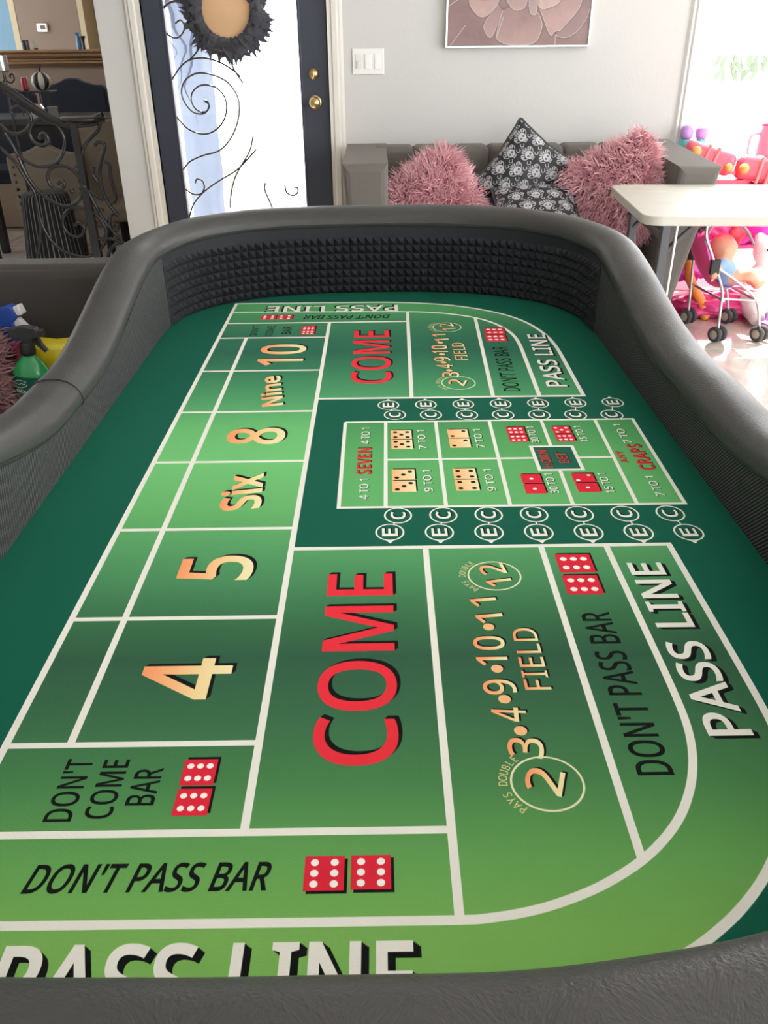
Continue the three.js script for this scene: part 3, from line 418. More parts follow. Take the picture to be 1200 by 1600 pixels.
furPillow('pink shaggy fur pillow at the sofa arm behind the white folding table', 0.4, 0.4, 0.16, [1.095, 0.665, -3.98], [-0.22, -0.25, 0.5], PINK, 6200, 1.1);
furPillow('dusty pink fur pillow lying on the dark sofa beside the spray bottles', 0.34, 0.26, 0.16, [-1.115, 0.535, -1.98], [-0.3, 0.2, 0.15], [new THREE.Color(0.26, 0.11, 0.12), new THREE.Color(0.32, 0.15, 0.16), new THREE.Color(0.55, 0.32, 0.33)], 3600);
const damask = canvasTex(512, 512, (g, W) => {
  g.fillStyle = '#16161a'; g.fillRect(0, 0, W, W);
  const skull = (x, y, s) => {   // a round ornament with two eye spots and a petal crown
    g.save(); g.translate(x, y); g.scale(s, s); g.fillStyle = '#b4b4b6'; g.beginPath(); g.ellipse(0, 0, 30, 34, 0, 0, 7); g.fill(); g.fillRect(-15, 22, 30, 24);
    g.fillStyle = '#2a2a2e'; for (const k of [-1, 1]) { g.beginPath(); g.ellipse(k * 12, 2, 7.5, 8.5, 0, 0, 7); g.fill(); g.fillStyle = '#8c8c90'; g.beginPath(); g.arc(k * 12, 2, 3, 0, 7); g.fill(); g.fillStyle = '#2a2a2e'; }
    g.beginPath(); g.moveTo(0, 12); g.lineTo(-4, 20); g.lineTo(4, 20); g.fill(); g.strokeStyle = '#2a2a2e'; g.lineWidth = 2; for (let i = -2; i <= 2; i++) { g.beginPath(); g.moveTo(i * 5, 28); g.lineTo(i * 5, 42); g.stroke(); }
    g.strokeStyle = '#a8a8ac'; g.lineWidth = 6; for (const k of [-1, 1]) { g.beginPath(); g.moveTo(k * 30, 10); g.bezierCurveTo(k * 62, 0, k * 60, -48, k * 34, -40); g.stroke(); g.beginPath(); g.arc(k * 44, 36, 13, 0, 4.8); g.stroke(); }
    g.fillStyle = '#a8a8ac'; for (let i = -3; i <= 3; i++) { g.save(); g.rotate(i * 0.36); g.beginPath(); g.ellipse(0, -48, 6, 13, 0, 0, 7); g.fill(); g.restore(); } g.restore();
  };
  for (let j = -1; j < 5; j++) for (let i = -1; i < 5; i++) skull(64 + i * 128 + (j & 1 ? 64 : 0), 60 + j * 118, 0.95);
  g.strokeStyle = '#8f8f94'; g.lineWidth = 3.5; for (let j = 0; j < 5; j++) for (let i = 0; i < 5; i++) { const x = i * 128 + (j & 1 ? 0 : 64), y = j * 118 + 8; for (let k = 0; k < 8; k++) { const a = k * Math.PI / 4; g.beginPath(); g.moveTo(x, y); g.quadraticCurveTo(x + 14 * Math.cos(a + 0.5), y + 14 * Math.sin(a + 0.5), x + 26 * Math.cos(a), y + 26 * Math.sin(a)); g.stroke(); } }
});
damask.wrapS = damask.wrapT = THREE.RepeatWrapping; damask.repeat.set(1.05, 1.05);
const damaskMat = phys(0xffffff, 0.55, { map: damask, sheen: 0.3, sheenRoughness: 0.4 }), darkCloth = mat(new THREE.Color(0.06, 0.062, 0.068), 0.9);
{
  const mk = (label, w, h, t, at, e) => { const P = thing('patterned_pillow', label, 'pillow', at); P.rotation.set(...e, 'ZYX'); part('cushion', cushionGeo(w, h, t), damaskMat, P); const n = 40, pts = []; for (let i = 0; i < n; i++) { const a = i / n * 8; const s = Math.floor(a / 2), f = a / 2 - s, [x, y] = [[f * 2 - 1, -1], [1, f * 2 - 1], [1 - f * 2, 1], [-1, 1 - f * 2]][s], pin = 1 - 0.07 * (1 - Math.abs(x * y)); pts.push(V(x * w / 2 * pin, y * h / 2 * pin, 0)); } part('piping', new THREE.TubeGeometry(new THREE.CatmullRomCurve3(pts, true), 160, 0.006, 6, true), darkCloth, P); return P; };
  mk('black pillow with silver damask print standing on its corner against the sofa back', 0.36, 0.34, 0.14, [0.69, 0.735, -4.14], [-0.2, 0.12, 0.92]);
  mk('black and silver printed pillow lying flat below the standing one', 0.38, 0.34, 0.13, [0.725, 0.61, -3.93], [-1.05, 0, 0.04]);
  const P = thing('patterned_pillow', 'pale grey patterned pillow mostly hidden behind the right pink fur pillow', 'pillow', [0.97, 0.62, -4.16]); P.rotation.set(-0.25, 0.1, 0.35, 'ZYX');
  part('cushion', cushionGeo(0.32, 0.3, 0.12), mat(0xffffff, 0.85, { map: dataTex(128, (x, y) => { const v = Math.sin(x * 60 + 3 * Math.sin(y * 30)) * Math.sin(y * 60) > 0.25 ? 130 : 205; return [v, v - 4, v - 8]; }, true) }), P);
}

// ------------------------------------------------------------------ on the back wall
{
  const S = thing('light_switch', 'white three-gang rocker switch plate on the grey wall', 'switch', [-0.038, 1.204, ZB]);
  part('plate', rbox(0.155, 0.112, 0.007, 0.003, 0, 0, 0.0035), M.white, S);
  part('slider', [rbox(0.03, 0.064, 0.004, 0.001, -0.047, 0, 0.008), rbox(0.01, 0.03, 0.008, 0.002, -0.05, -0.012, 0.012)], mat(new THREE.Color(0.66, 0.65, 0.62), 0.4), S);
  for (const x of [0, 0.047]) part('rocker', rbox(0.032, 0.066, 0.006, 0.002, x, 0, 0.009).rotateX(0.04), mat(new THREE.Color(0.78, 0.77, 0.74), 0.35), S);
  for (const x of [-0.047, 0, 0.047]) for (const y of [-0.046, 0.046]) part('screw', cyl(0.003, 0.003, 0.002, 0, 0, 0, 8).rotateX(Math.PI / 2).translate(x, y, 0.0075), M.silver, S);
}
{
  const P = thing('painting', 'painting of a large dusty pink flower in a thin silver frame', 'picture', [0.683, 1.257, ZB]), W = 0.695, H = 0.7;
  part('canvas', box(W - 0.012, H - 0.012, 0.028, 0, H / 2, 0.016), mat(new THREE.Color(0.3, 0.22, 0.21), 0.8), P);
  const art = canvasTex(1024, 1024, (g) => {
    g.scale(1024 / 1020, 1024 / 1020); g.fillStyle = '#9b7f7b'; g.fillRect(0, 0, 1020, 1020);
    const blot = (n, c0, c1) => { for (let i = 0; i < n; i++) { g.globalAlpha = 0.08; g.fillStyle = rnd() < 0.5 ? c0 : c1; g.beginPath(); g.ellipse(rr(0, 1020), rr(0, 1020), rr(20, 90), rr(15, 60), rr(0, 3), 0, 7); g.fill(); } g.globalAlpha = 1; };
    blot(260, '#b89a94', '#7f6462');
    const petal = (pts, c0, c1, edge = 3) => { const q = pts.map(([x, y]) => [x - 80, y + 690]), trace = () => { g.beginPath(); g.moveTo(...q[0]); for (let i = 1; i < q.length - 1; i++) g.quadraticCurveTo(q[i][0], q[i][1], (q[i][0] + q[i + 1][0]) / 2, (q[i][1] + q[i + 1][1]) / 2); g.lineTo(...q[q.length - 1]); }; trace(); const ys = q.map((p) => p[1]), gr = g.createLinearGradient(0, Math.min(...ys), 0, Math.max(...ys)); gr.addColorStop(0, c0); gr.addColorStop(1, c1); g.fillStyle = gr; g.save(); g.shadowColor = '#5e4847'; g.shadowBlur = 18; g.fill(); g.restore(); g.save(); g.clip(); blot(120, '#d3b5ab', '#8d706d'); g.restore(); trace(); g.strokeStyle = '#d6c9c2'; g.lineWidth = edge * 0.62; g.stroke(); };
    petal([[860, 265], [910, 292], [1000, 262], [1065, 190], [1092, 110], [1105, -80], [1000, -90]], '#8c7170', '#a98f8b', 5);
    petal([[735, 105], [760, 150], [800, 235], [832, 278], [850, 240], [892, 242], [935, 190], [990, 140], [1032, 70], [1045, -120], [900, -160]], '#a58582', '#cbaca4', 6);
    petal([[440, 75], [340, 180], [343, 235], [395, 292], [432, 220], [470, 110]], '#a38683', '#c4a59d', 6);
    petal([[470, 110], [430, 265], [440, 292], [525, 328], [720, 325], [757, 240], [762, 190], [715, 110], [600, 60]], '#9d807e', '#c2a39b', 7);
    petal([[232, -160], [224, 50], [250, 100], [300, 148], [350, 152], [405, 110], [448, 55], [480, -160]], '#a88a86', '#cfb0a7', 5);
    petal([[468, -150], [470, 10], [505, 65], [545, 110], [595, 114], [645, 85], [655, -150]], '#987b79', '#c4a69e', 6);
    petal([[700, -150], [690, 30], [738, 114], [805, 95], [855, 82], [905, 15], [915, -160]], '#a58784', '#d6bbb0', 6);
    petal([[652, -100], [648, 122], [705, 148], [718, 120], [700, -100]], '#9a8380', '#bfaaa4', 6);
    for (let k = 0; k < 9; k++) { const a = -1.57 + (k - 4) * 0.5; petal([[620 + 40 * Math.cos(a + 0.4), -160 + 40 * Math.sin(a + 0.4)], [620 + 330 * Math.cos(a + 0.32), -160 + 330 * Math.sin(a + 0.32)], [620 + 420 * Math.cos(a), -160 + 420 * Math.sin(a)], [620 + 330 * Math.cos(a - 0.3), -160 + 330 * Math.sin(a - 0.3)], [620 + 40 * Math.cos(a - 0.4), -160 + 40 * Math.sin(a - 0.4)]], '#c9aaa2', '#8f7371', 5); }
    petal([[540, -180], [560, -90], [620, -60], [690, -95], [700, -190], [620, -250], [540, -180]], '#7c6260', '#b4958e', 5);
    g.strokeStyle = '#d9ccc6'; g.lineWidth = 4; for (const l of [[90, 80, 200, 15], [100, 330, 210, 200], [480, 150, 440, 270], [860, 265, 862, 330]]) { g.beginPath(); g.moveTo(l[0] - 80, l[1] + 690); g.lineTo(l[2] - 80, l[3] + 690); g.stroke(); }
  });
  part('painted_front', new THREE.PlaneGeometry(W - 0.014, H - 0.014).translate(0, H / 2, 0.0306), mat(new THREE.Color(0.74, 0.73, 0.74), 0.6, { map: art }), P);
  for (const s of [-1, 1]) part('frame_side', rbox(0.009, H, 0.036, 0.002, s * (W / 2 - 0.0045), H / 2, 0.018), M.silver, P);
  for (const y of [0.0045, H - 0.0045]) part('frame_side', rbox(W - 0.018, 0.009, 0.036, 0.002, 0, y, 0.018), M.silver, P);
}
{
  const W = thing('wreath', 'dark ruffled feather wreath with a plain amber disc hanging on the front door glass', 'wreath', [-0.712, 1.425, ZB - 0.012]);
  part('ring', new THREE.TorusGeometry(0.148, 0.03, 14, 48), M.black, W);
  const leafG = [0, 1, 2].map((k) => { const s = new THREE.Shape(); s.moveTo(0, 0); s.bezierCurveTo(0.02, 0.012, 0.024, 0.04, 0.006, 0.075 + k * 0.008); s.bezierCurveTo(0, 0.06, -0.006, 0.055, -0.012, 0.06); s.bezierCurveTo(-0.024, 0.03, -0.014, 0.01, 0, 0); const g = new THREE.ExtrudeGeometry(s, { depth: 0.0012, bevelEnabled: false, curveSegments: 5 }), p = g.attributes.position; for (let i = 0; i < p.count; i++) p.setZ(i, p.getZ(i) + 0.012 * Math.sin(p.getY(i) * 45 + k)); g.computeVertexNormals(); return g; });
  const lm = mat(new THREE.Color(0.045, 0.047, 0.058), 0.8, { side: THREE.DoubleSide });
  for (let i = 0; i < 210; i++) { const a = i / 210 * Math.PI * 2 * 3 + rr(-0.1, 0.1), R = 0.112 + (i % 3) * 0.02; const o = part('feather', leafG[i % 3], lm, W, [R * Math.cos(a), R * Math.sin(a), 0.018 - (i % 3) * 0.008]); o.rotation.set(rr(-0.4, 0.2), rr(-0.4, 0.4), a - Math.PI / 2 + rr(-0.95, 0.95), 'ZYX'); }
  part('disc', lathe([[0, -0.004], [0.114, -0.004], [0.121, 0], [0.114, 0.006], [0, 0.014]], 40).rotateX(Math.PI / 2), phys(new THREE.Color(0.60, 0.42, 0.25), 0.9, { transmission: 0.28, thickness: 0 }), W, [0, 0, -0.004], 'plain amber translucent disc');
}
{ // pale torn gauze hanging outside the door
  const c = thing('gauze_drape', 'pale blue torn gauze hanging outside the left part of the door glass', 'drape', [-1.06, 0, -5.15]);
  const g = gridGeo(16, 40, (u, v) => { const y = 0.15 + v * 1.85, w = 0.2 + 0.03 * perlin.noise(v * 9, 1, 1); return [(u - 0.5) * w + 0.06, y, 0.006 * Math.sin(u * 9 + v * 2) + 0.02 * perlin.noise(u * 3, v * 6, 5)]; });
  part('cloth', g, phys(new THREE.Color(0.25, 0.31, 0.44), 0.95, { transmission: 0.08, thickness: 0 }), c);
  for (let k = 0; k < 3; k++) part('torn_strip', gridGeo(3, 20, (u, v) => [-0.05 + k * 0.05 + (u - 0.5) * (0.03 * (1.05 - v)) + 0.03 * Math.sin(v * 9 + k * 2) + 0.012 * Math.sin(v * 23), 1.62 - v * (0.42 + 0.15 * k), 0.05 + 0.015 * Math.sin(v * 9 + k)]), phys(new THREE.Color(0.10, 0.13, 0.22), 0.95, { transmission: 0.2, thickness: 0 }), c);
  part('rod', bar([-0.14, 2.0, 0], [0.3, 2.0, 0], 0.008), M.iron, c); part('rod_post', bar([-0.12, -0.07, -0.02], [-0.12, 2.0, 0], 0.012), M.white, c);
}

// ------------------------------------------------------------------ white folding table
{
  const F = thing('folding_table', 'white plastic folding table with scuffed stained top and grey steel legs', 'table', [0.928, 0, -2.99], -0.075);
  const x0 = 0, x1 = 1.8, z0 = -0.73, z1 = 0, xm = 0.74, r = 0.07;
  const stain = canvasTex(1024, 512, (g, w, h) => { g.fillStyle = '#bcb9ad'; g.fillRect(0, 0, w, h); for (let i = 0; i < 240; i++) { const x = rr(0, w), y = rr(0, h), l = rr(30, 190); g.strokeStyle = ['#b9ad8c', '#cfc8b4', '#efece2', '#c2b9a0'][i & 3]; g.globalAlpha = rr(0.12, 0.45); g.lineWidth = rr(1, 6); g.beginPath(); g.moveTo(x, y); g.bezierCurveTo(x + l * 0.3, y + rr(-8, 8), x + l * 0.6, y + rr(-10, 10), x + l, y + rr(-6, 6)); g.stroke(); } for (let i = 0; i < 40; i++) { g.globalAlpha = 0.07; g.fillStyle = '#9c8a55'; g.beginPath(); g.ellipse(rr(60, 420), rr(40, 330), rr(8, 46), rr(4, 14), rr(-0.3, 0.3), 0, 7); g.fill(); } });
  const half = (a, b, left) => { const s = new THREE.Shape(), e = 0.004; const L = a + e, R = b - e, q = left ? r : 0.01, p = left ? 0.01 : r; s.moveTo(L + q, z0 + e); s.lineTo(R - p, z0 + e); s.quadraticCurveTo(R, z0 + e, R, z0 + e + p); s.lineTo(R, z1 - e - p); s.quadraticCurveTo(R, z1 - e, R - p, z1 - e); s.lineTo(L + q, z1 - e); s.quadraticCurveTo(L, z1 - e, L, z1 - e - q); s.lineTo(L, z0 + e + q); s.quadraticCurveTo(L, z0 + e, L + q, z0 + e); const g = new THREE.ExtrudeGeometry(s, { depth: 0.024, bevelEnabled: true, bevelSize: 0.004, bevelThickness: 0.004, bevelSegments: 3, curveSegments: 10 }).rotateX(Math.PI / 2).translate(0, 0.751, 0); const p2 = g.attributes.position, uv = g.attributes.uv; for (let i = 0; i < p2.count; i++) uv.setXY(i, (p2.getX(i) - x0) / 1.81, (p2.getZ(i) - z0) / 0.75); return g; };
  const tm = mat(0xffffff, 0.42, { map: stain });
  part('top_half', half(x0, xm, true), tm, F); part('top_half', half(xm, x1, false), tm, F);
  const lm = mat(new THREE.Color(0.09, 0.09, 0.095), 0.45, { metalness: 0.5 });
  for (const x of [0.1, 1.66]) for (const z of [-0.64, -0.09]) part('leg', rbox(0.034, 0.715, 0.034, 0.006, x, 0.3575, z), lm, F);
  for (const x of [0.1, 1.66]) for (const y of [0.25, 0.66]) part('crossbar', bar([x, y, -0.64], [x, y, -0.09], 0.012), lm, F);
  for (const [x, d] of [[0.1, 1], [1.66, -1]]) for (const z of [-0.62, -0.11]) part('brace', bar([x, 0.6, z], [x + d * 0.11, 0.712, z], 0.009), lm, F);
  part('brace_rod', bar([0.135, 0.35, -0.075], [0.135, 0.712, -0.075], 0.006), M.silver, F);
}

// ------------------------------------------------------------------ doll stroller and baby doll
const steel = mat(new THREE.Color(0.62, 0.62, 0.63), 0.3, { metalness: 0.85 });
{
  const S = thing('doll_stroller', 'toy doll stroller with steel tube legs and twin grey wheels', 'toy stroller', [0, 0, 0]);
  const hub = mat(new THREE.Color(0.42, 0.37, 0.3), 0.5), tyre = mat(new THREE.Color(0.06, 0.06, 0.065), 0.7), hinge = (z) => [1.575, 0.36, z];
  const W = [[1.645, -3.9], [1.85, -3.9], [1.60, -4.2], [1.81, -4.2]];
  W.forEach(([x, z], i) => {
    for (const d of [-0.021, 0.021]) { const w = part('wheel', new THREE.TorusGeometry(0.027, 0.0115, 10, 26).rotateY(Math.PI / 2 + 0.55), tyre, S, [x + d * 0.85, 0.0385, z - d * 0.52]); part('hub', lathe([[0, -0.012], [0.006, -0.011], [0.027, -0.0085], [0.03, 0], [0.027, 0.0085], [0.006, 0.011], [0, 0.012]], 20).rotateX(Math.PI / 2).rotateY(Math.PI / 2 + 0.55), hub, w); }
    const zz = z < -4 ? -4.2 : -3.9;
    part('leg', tube(i % 2 === 0 ? [[x, 0.04, z], [x - 0.01, 0.18, zz], [x - 0.015, 0.24, zz], hinge(zz)] : [[x, 0.04, z], [x - 0.05, 0.2, zz], [x - 0.16, 0.29, zz], hinge(zz)], 0.007, 24), steel, S);
  });
  for (const z of [-3.9, -4.2]) { part('handle_tube', tube([hinge(z), [1.545, 0.42, z], [1.505, 0.5, z], [1.5, 0.55, z]], 0.007, 24), steel, S); part('hinge', rbox(0.045, 0.07, 0.02, 0.006, 1.572, 0.36, z), M.black, S); }
  part('handle_bar', bar([1.5, 0.55, -3.9], [1.5, 0.55, -4.2], 0.009), M.black, S);
  part('axle_bar', [bar([1.645, 0.2, -3.9], [1.6, 0.2, -4.2], 0.006), bar([1.8, 0.2, -3.9], [1.77, 0.2, -4.2], 0.006), bar([1.63, 0.21, -3.9], [1.8, 0.2, -3.9], 0.005)], steel, S);
  const pinkCloth = phys(new THREE.Color(0.75, 0.08, 0.30), 0.8, { transmission: 0.25, thickness: 0 });
  part('seat_sling', gridGeo(10, 24, (u, v) => { const z = -3.915 - u * 0.27, p = curve([[1.5, 0.5, 0], [1.56, 0.36, 0], [1.62, 0.27, 0], [1.72, 0.26, 0], [1.8, 0.24, 0]]).getPoint(v); return [p.x, p.y - 0.03 * Math.sin(u * Math.PI), z]; }), pinkCloth, S);
  part('canopy', gridGeo(12, 12, (u, v) => { const a = 2.5 - v * 1.9, R = 0.15; return [1.6 + R * Math.cos(a), 0.42 + R * Math.sin(a) * 0.95, -3.91 - u * 0.28]; }), pinkCloth, S);
  part('canopy_hoop', tube([[1.505, 0.47, -3.905], [1.53, 0.545, -3.905], [1.6, 0.57, -3.905], [1.68, 0.53, -3.905], [1.735, 0.46, -3.905]], 0.006, 30), mat(new THREE.Color(0.3, 0.24, 0.26), 0.5), S);
  const ruffle = []; for (let i = 0; i < 16; i++) { const a = 2.45 - i / 15 * 1.4, w = i % 2 ? 0.007 : 0.0105; ruffle.push(sph(w, 1.6 + 0.162 * Math.cos(a), 0.425 + 0.155 * Math.sin(a), -3.905, 1, 1, 0.7, 8)); }
  part('canopy_trim', ruffle, M.black, S);
}
function blob(balls, res, lo, size, name, m, parent) {   // one continuous surface round tapered capsules [a, b, ra, rb]
  const mc = new MarchingCubes(res, new THREE.MeshBasicMaterial(), false, false, 90000), k = 0.012, h = size / res;
  mc.isolation = 0;
  for (let z = 0; z < res; z++) for (let y = 0; y < res; y++) for (let x = 0; x < res; x++) {
    const px = lo[0] + (x + 0.0) * h, py = lo[1] + y * h, pz = lo[2] + z * h; let s = 0;
    for (const [a, b, ra, rb] of balls) { const dx = b[0] - a[0], dy = b[1] - a[1], dz = b[2] - a[2], l2 = dx * dx + dy * dy + dz * dz, t = l2 ? Math.min(1, Math.max(0, ((px - a[0]) * dx + (py - a[1]) * dy + (pz - a[2]) * dz) / l2)) : 0; const d = Math.hypot(px - a[0] - t * dx, py - a[1] - t * dy, pz - a[2] - t * dz) - (ra + (rb - ra) * t); s += Math.exp(-d / k); }
    mc.field[x + y * res + z * res * res] = s > 0 ? k * Math.log(s) : -1;
  }
  mc.update(); const n = mc.count, g = new THREE.BufferGeometry(), p = new Float32Array(n * 3);
  for (let i = 0; i < n * 3; i++) p[i] = lo[i % 3] + (mc.positionArray[i] + 1) / 2 * size;
  g.setAttribute('position', new THREE.BufferAttribute(p, 3)); const w = mergeVertices(g, 1e-5); w.computeVertexNormals();
  return part(name, w, m, parent);
}
{
  const D = thing('baby_doll', 'bald baby doll in a blue shirt reclining in the toy stroller', 'doll', [0, 0, 0]);
  const skin = mat(new THREE.Color(0.72, 0.36, 0.24), 0.45), H = [1.63, 0.435, -3.99];
  const cap = (a, b, ra, rb = ra) => [a, b, ra, rb], e = (p) => [p, p];
  const body = blob([
    cap(...e(H), 0.047), cap(...e([H[0] - 0.012, H[1] + 0.006, H[2]]), 0.046), cap(...e([H[0] + 0.022, H[1] - 0.022, H[2]]), 0.03), cap(...e([H[0] + 0.018, H[1] - 0.018, H[2] + 0.025]), 0.02), cap(...e([H[0] + 0.018, H[1] - 0.018, H[2] - 0.025]), 0.02), cap(...e([H[0] + 0.052, H[1] - 0.004, H[2]]), 0.006), cap(...e([H[0] - 0.006, H[1] - 0.006, H[2] + 0.047]), 0.009), cap(...e([H[0] - 0.006, H[1] - 0.006, H[2] - 0.047]), 0.009),
    cap([1.625, 0.4, -3.99], [1.63, 0.365, -3.99], 0.024, 0.03), cap([1.63, 0.355, -3.99], [1.67, 0.295, -3.99], 0.044, 0.05),
    cap([1.62, 0.365, -3.95], [1.585, 0.345, -3.92], 0.021, 0.017), cap([1.585, 0.345, -3.92], [1.572, 0.318, -3.9], 0.017, 0.014), cap([1.64, 0.365, -4.03], [1.69, 0.335, -4.05], 0.021, 0.016),
    cap([1.68, 0.29, -3.965], [1.76, 0.31, -3.955], 0.027, 0.022), cap([1.76, 0.31, -3.955], [1.81, 0.265, -3.955], 0.021, 0.016), cap([1.68, 0.29, -4.015], [1.76, 0.31, -4.025], 0.027, 0.022), cap([1.76, 0.31, -4.025], [1.81, 0.265, -4.025], 0.021, 0.016), cap([1.81, 0.265, -3.955], [1.835, 0.275, -3.955], 0.016, 0.013), cap([1.81, 0.265, -4.025], [1.835, 0.275, -4.025], 0.016, 0.013),
  ], 72, [1.53, 0.2, -4.155], 0.33, 'body', skin, D);
  const eye = mat(new THREE.Color(0.08, 0.12, 0.2), 0.2);
  for (const s of [-1, 1]) part('eye', sph(0.0065, H[0] + 0.0435, H[1] + 0.012, H[2] + s * 0.017, 0.6, 0.8, 1, 10), eye, body);
  part('mouth', tube([[H[0] + 0.049, H[1] - 0.026, H[2] - 0.01], [H[0] + 0.0525, H[1] - 0.029, H[2]], [H[0] + 0.049, H[1] - 0.026, H[2] + 0.01]], 0.0025, 10), mat(new THREE.Color(0.55, 0.14, 0.14), 0.4), body);
  const fingers = []; for (let i = 0; i < 4; i++) fingers.push(bar([1.5665 + i * 0.004, 0.311, -3.894 - i * 0.004], [1.562 + i * 0.005, 0.296 - (i === 1 || i === 2 ? 0.003 : 0), -3.89 - i * 0.005], 0.0032, 6)); fingers.push(bar([1.579, 0.316, -3.897], [1.588, 0.307, -3.892], 0.0035, 6));
  part('fingers', fingers, skin, body);
  const shirt = phys(new THREE.Color(0.26, 0.42, 0.72), 0.85), cuff = mat(new THREE.Color(0.42, 0.3, 0.7), 0.8);
  blob([cap([1.632, 0.358, -3.99], [1.672, 0.292, -3.99], 0.05, 0.057), cap([1.62, 0.367, -3.95], [1.588, 0.346, -3.922], 0.0265, 0.0235), cap([1.64, 0.367, -4.03], [1.675, 0.345, -4.043], 0.0265, 0.0235)], 56, [1.53, 0.2, -4.13], 0.28, 'shirt', shirt, D);
  part('cuff', new THREE.TorusGeometry(0.019, 0.006, 8, 20).lookAt(V(-0.78, -0.47, 0.6)), cuff, D, [1.583, 0.342, -3.918]);
}

// ------------------------------------------------------------------ toys by the window
const pinkPlastic = (r, g, b, t = 0.3) => phys(new THREE.Color(r, g, b), 0.35, { transmission: t, thickness: 0, clearcoat: 0.3 });
{
  const C = thing('toy_cabinet', 'pink toy storage rack heaped with toys in front of the garden window', 'toy rack', [0, 0, 0]);
  const pm = mat(new THREE.Color(0.72, 0.09, 0.26), 0.5);
  for (const x of [1.56, 2.5]) part('side_panel', rbox(0.025, 0.64, 0.18, 0.006, x, 0.32, -4.49), pm, C);
  for (const y of [0.04, 0.34, 0.635]) part('shelf', rbox(0.95, 0.02, 0.18, 0.005, 2.03, y, -4.49), pm, C);
}
{
  const mk = (label, p0, p1, w, h) => {
    const A = V(...p0), B = V(...p1), L = A.distanceTo(B), T = thing('toy_case', label, 'toy', A.clone().add(B).multiplyScalar(0.5).toArray());
    T.quaternion.setFromUnitVectors(V(1, 0, 0), B.clone().sub(A).normalize());
    part('shell', rbox(L, h, w, 0.035, 0, 0, 0, 5), pinkPlastic(0.92, 0.16, 0.24, 0.35), T);
    for (const x of [-0.02, 0.025]) part('rib', rbox(0.018, h + 0.016, w + 0.016, 0.008, x, 0, 0), pinkPlastic(0.95, 0.3, 0.3, 0.3), T);
    return T;
  };
  const a = mk('translucent pink ribbed toy case beside the sofa arm with an orange ball on it', [1.53, 0.805, -4.46], [1.77, 0.735, -4.4], 0.12, 0.11);
  const b = mk('translucent pink ribbed toy case nearest the right end of the folding table', [1.785, 0.735, -4.42], [2.04, 0.7, -4.36], 0.12, 0.11);
  const om = mat(new THREE.Color(0.85, 0.33, 0.09), 0.4);
  part('orange_ball', sph(0.026, -0.075, 0.012, 0.062), om, a); part('orange_ball', sph(0.022, 0.1, -0.012, 0.06), om, a); part('orange_ball', sph(0.026, -0.095, -0.005, 0.062), om, b);
}
{
  const T = thing('toy_hopper', 'red-pink plastic wedge-shaped toy tray under the ribbed toy cases', 'toy', [1.72, 0.647, -4.46]);
  const g = extrude([[-0.14, 0.03], [-0.05, 0], [0.1, 0], [0.2, 0.05], [0.2, 0.065], [0.1, 0.02], [-0.05, 0.02], [-0.13, 0.06]], 0.16, 0.005).translate(0, 0, -0.08);
  part('tray', g, pinkPlastic(0.9, 0.1, 0.18, 0.25), T); part('rim', rbox(0.3, 0.016, 0.18, 0.006, 0.03, 0.058, -0.005), pinkPlastic(0.95, 0.25, 0.3, 0.25), T);
}
for (const [x, z, y, lab] of [[1.56, -4.535, 0.647, 'teal bottle with round purple cap nearest the window casing'], [1.635, -4.535, 0.647, 'teal bottle with purple cap right of the other teal bottle']]) {
  const B = thing('toy_bottle', lab, 'bottle', [x, y, z], 0);
  part('bottle_body', lathe([[0, 0], [0.032, 0], [0.036, 0.01], [0.036, 0.15], [0.03, 0.18], [0.02, 0.2], [0.018, 0.21], [0, 0.21]], 24), mat(new THREE.Color(0.12, 0.6, 0.68), 0.35), B);
  part('cap', lathe([[0, 0.2], [0.024, 0.2], [0.03, 0.215], [0.031, 0.24], [0.022, 0.258], [0, 0.263]], 24), mat(new THREE.Color(0.5, 0.28, 0.66), 0.4), B);
}
{
  const J = thing('toy_pitcher', 'pale pink toy pitcher with a darker pink flame-shaped lid at the window', 'toy', [1.97, 0.647, -4.48]);
  part('pitcher_body', lathe([[0, 0], [0.07, 0], [0.076, 0.02], [0.066, 0.22], [0.062, 0.26], [0.055, 0.26], [0.058, 0.2], [0.066, 0.03], [0, 0.02]], 28), pinkPlastic(0.95, 0.45, 0.6, 0.4), J);
  part('handle', tube([[-0.062, 0.23, 0], [-0.1, 0.22, 0], [-0.105, 0.13, 0], [-0.068, 0.07, 0]], 0.008, 24), pinkPlastic(0.95, 0.5, 0.65, 0.3), J);
  part('lid', lathe([[0, 0.262], [0.062, 0.262], [0.055, 0.275], [0.02, 0.29], [0.022, 0.31], [0.042, 0.345], [0.036, 0.39], [0.012, 0.43], [0, 0.44]], 24), mat(new THREE.Color(0.85, 0.12, 0.3), 0.4), J);
}
const lump = (sx, sy, sz, f, amp, sd, n = 28) => { const g = new THREE.SphereGeometry(1, n * 2, n), p = g.attributes.position; for (let i = 0; i < p.count; i++) { const v = V(p.getX(i), p.getY(i), p.getZ(i)), k = 1 + amp * perlin.noise(v.x * f + sd, v.y * f, v.z * f) + amp * 0.6 * Math.abs(perlin.noise(v.x * f * 2.3, v.y * f * 2.3 + sd, v.z * f * 2.3)); p.setXYZ(i, v.x * sx * k, Math.max(-0.8, v.y) * sy * k, v.z * sz * k); } g.computeVertexNormals(); return g; };
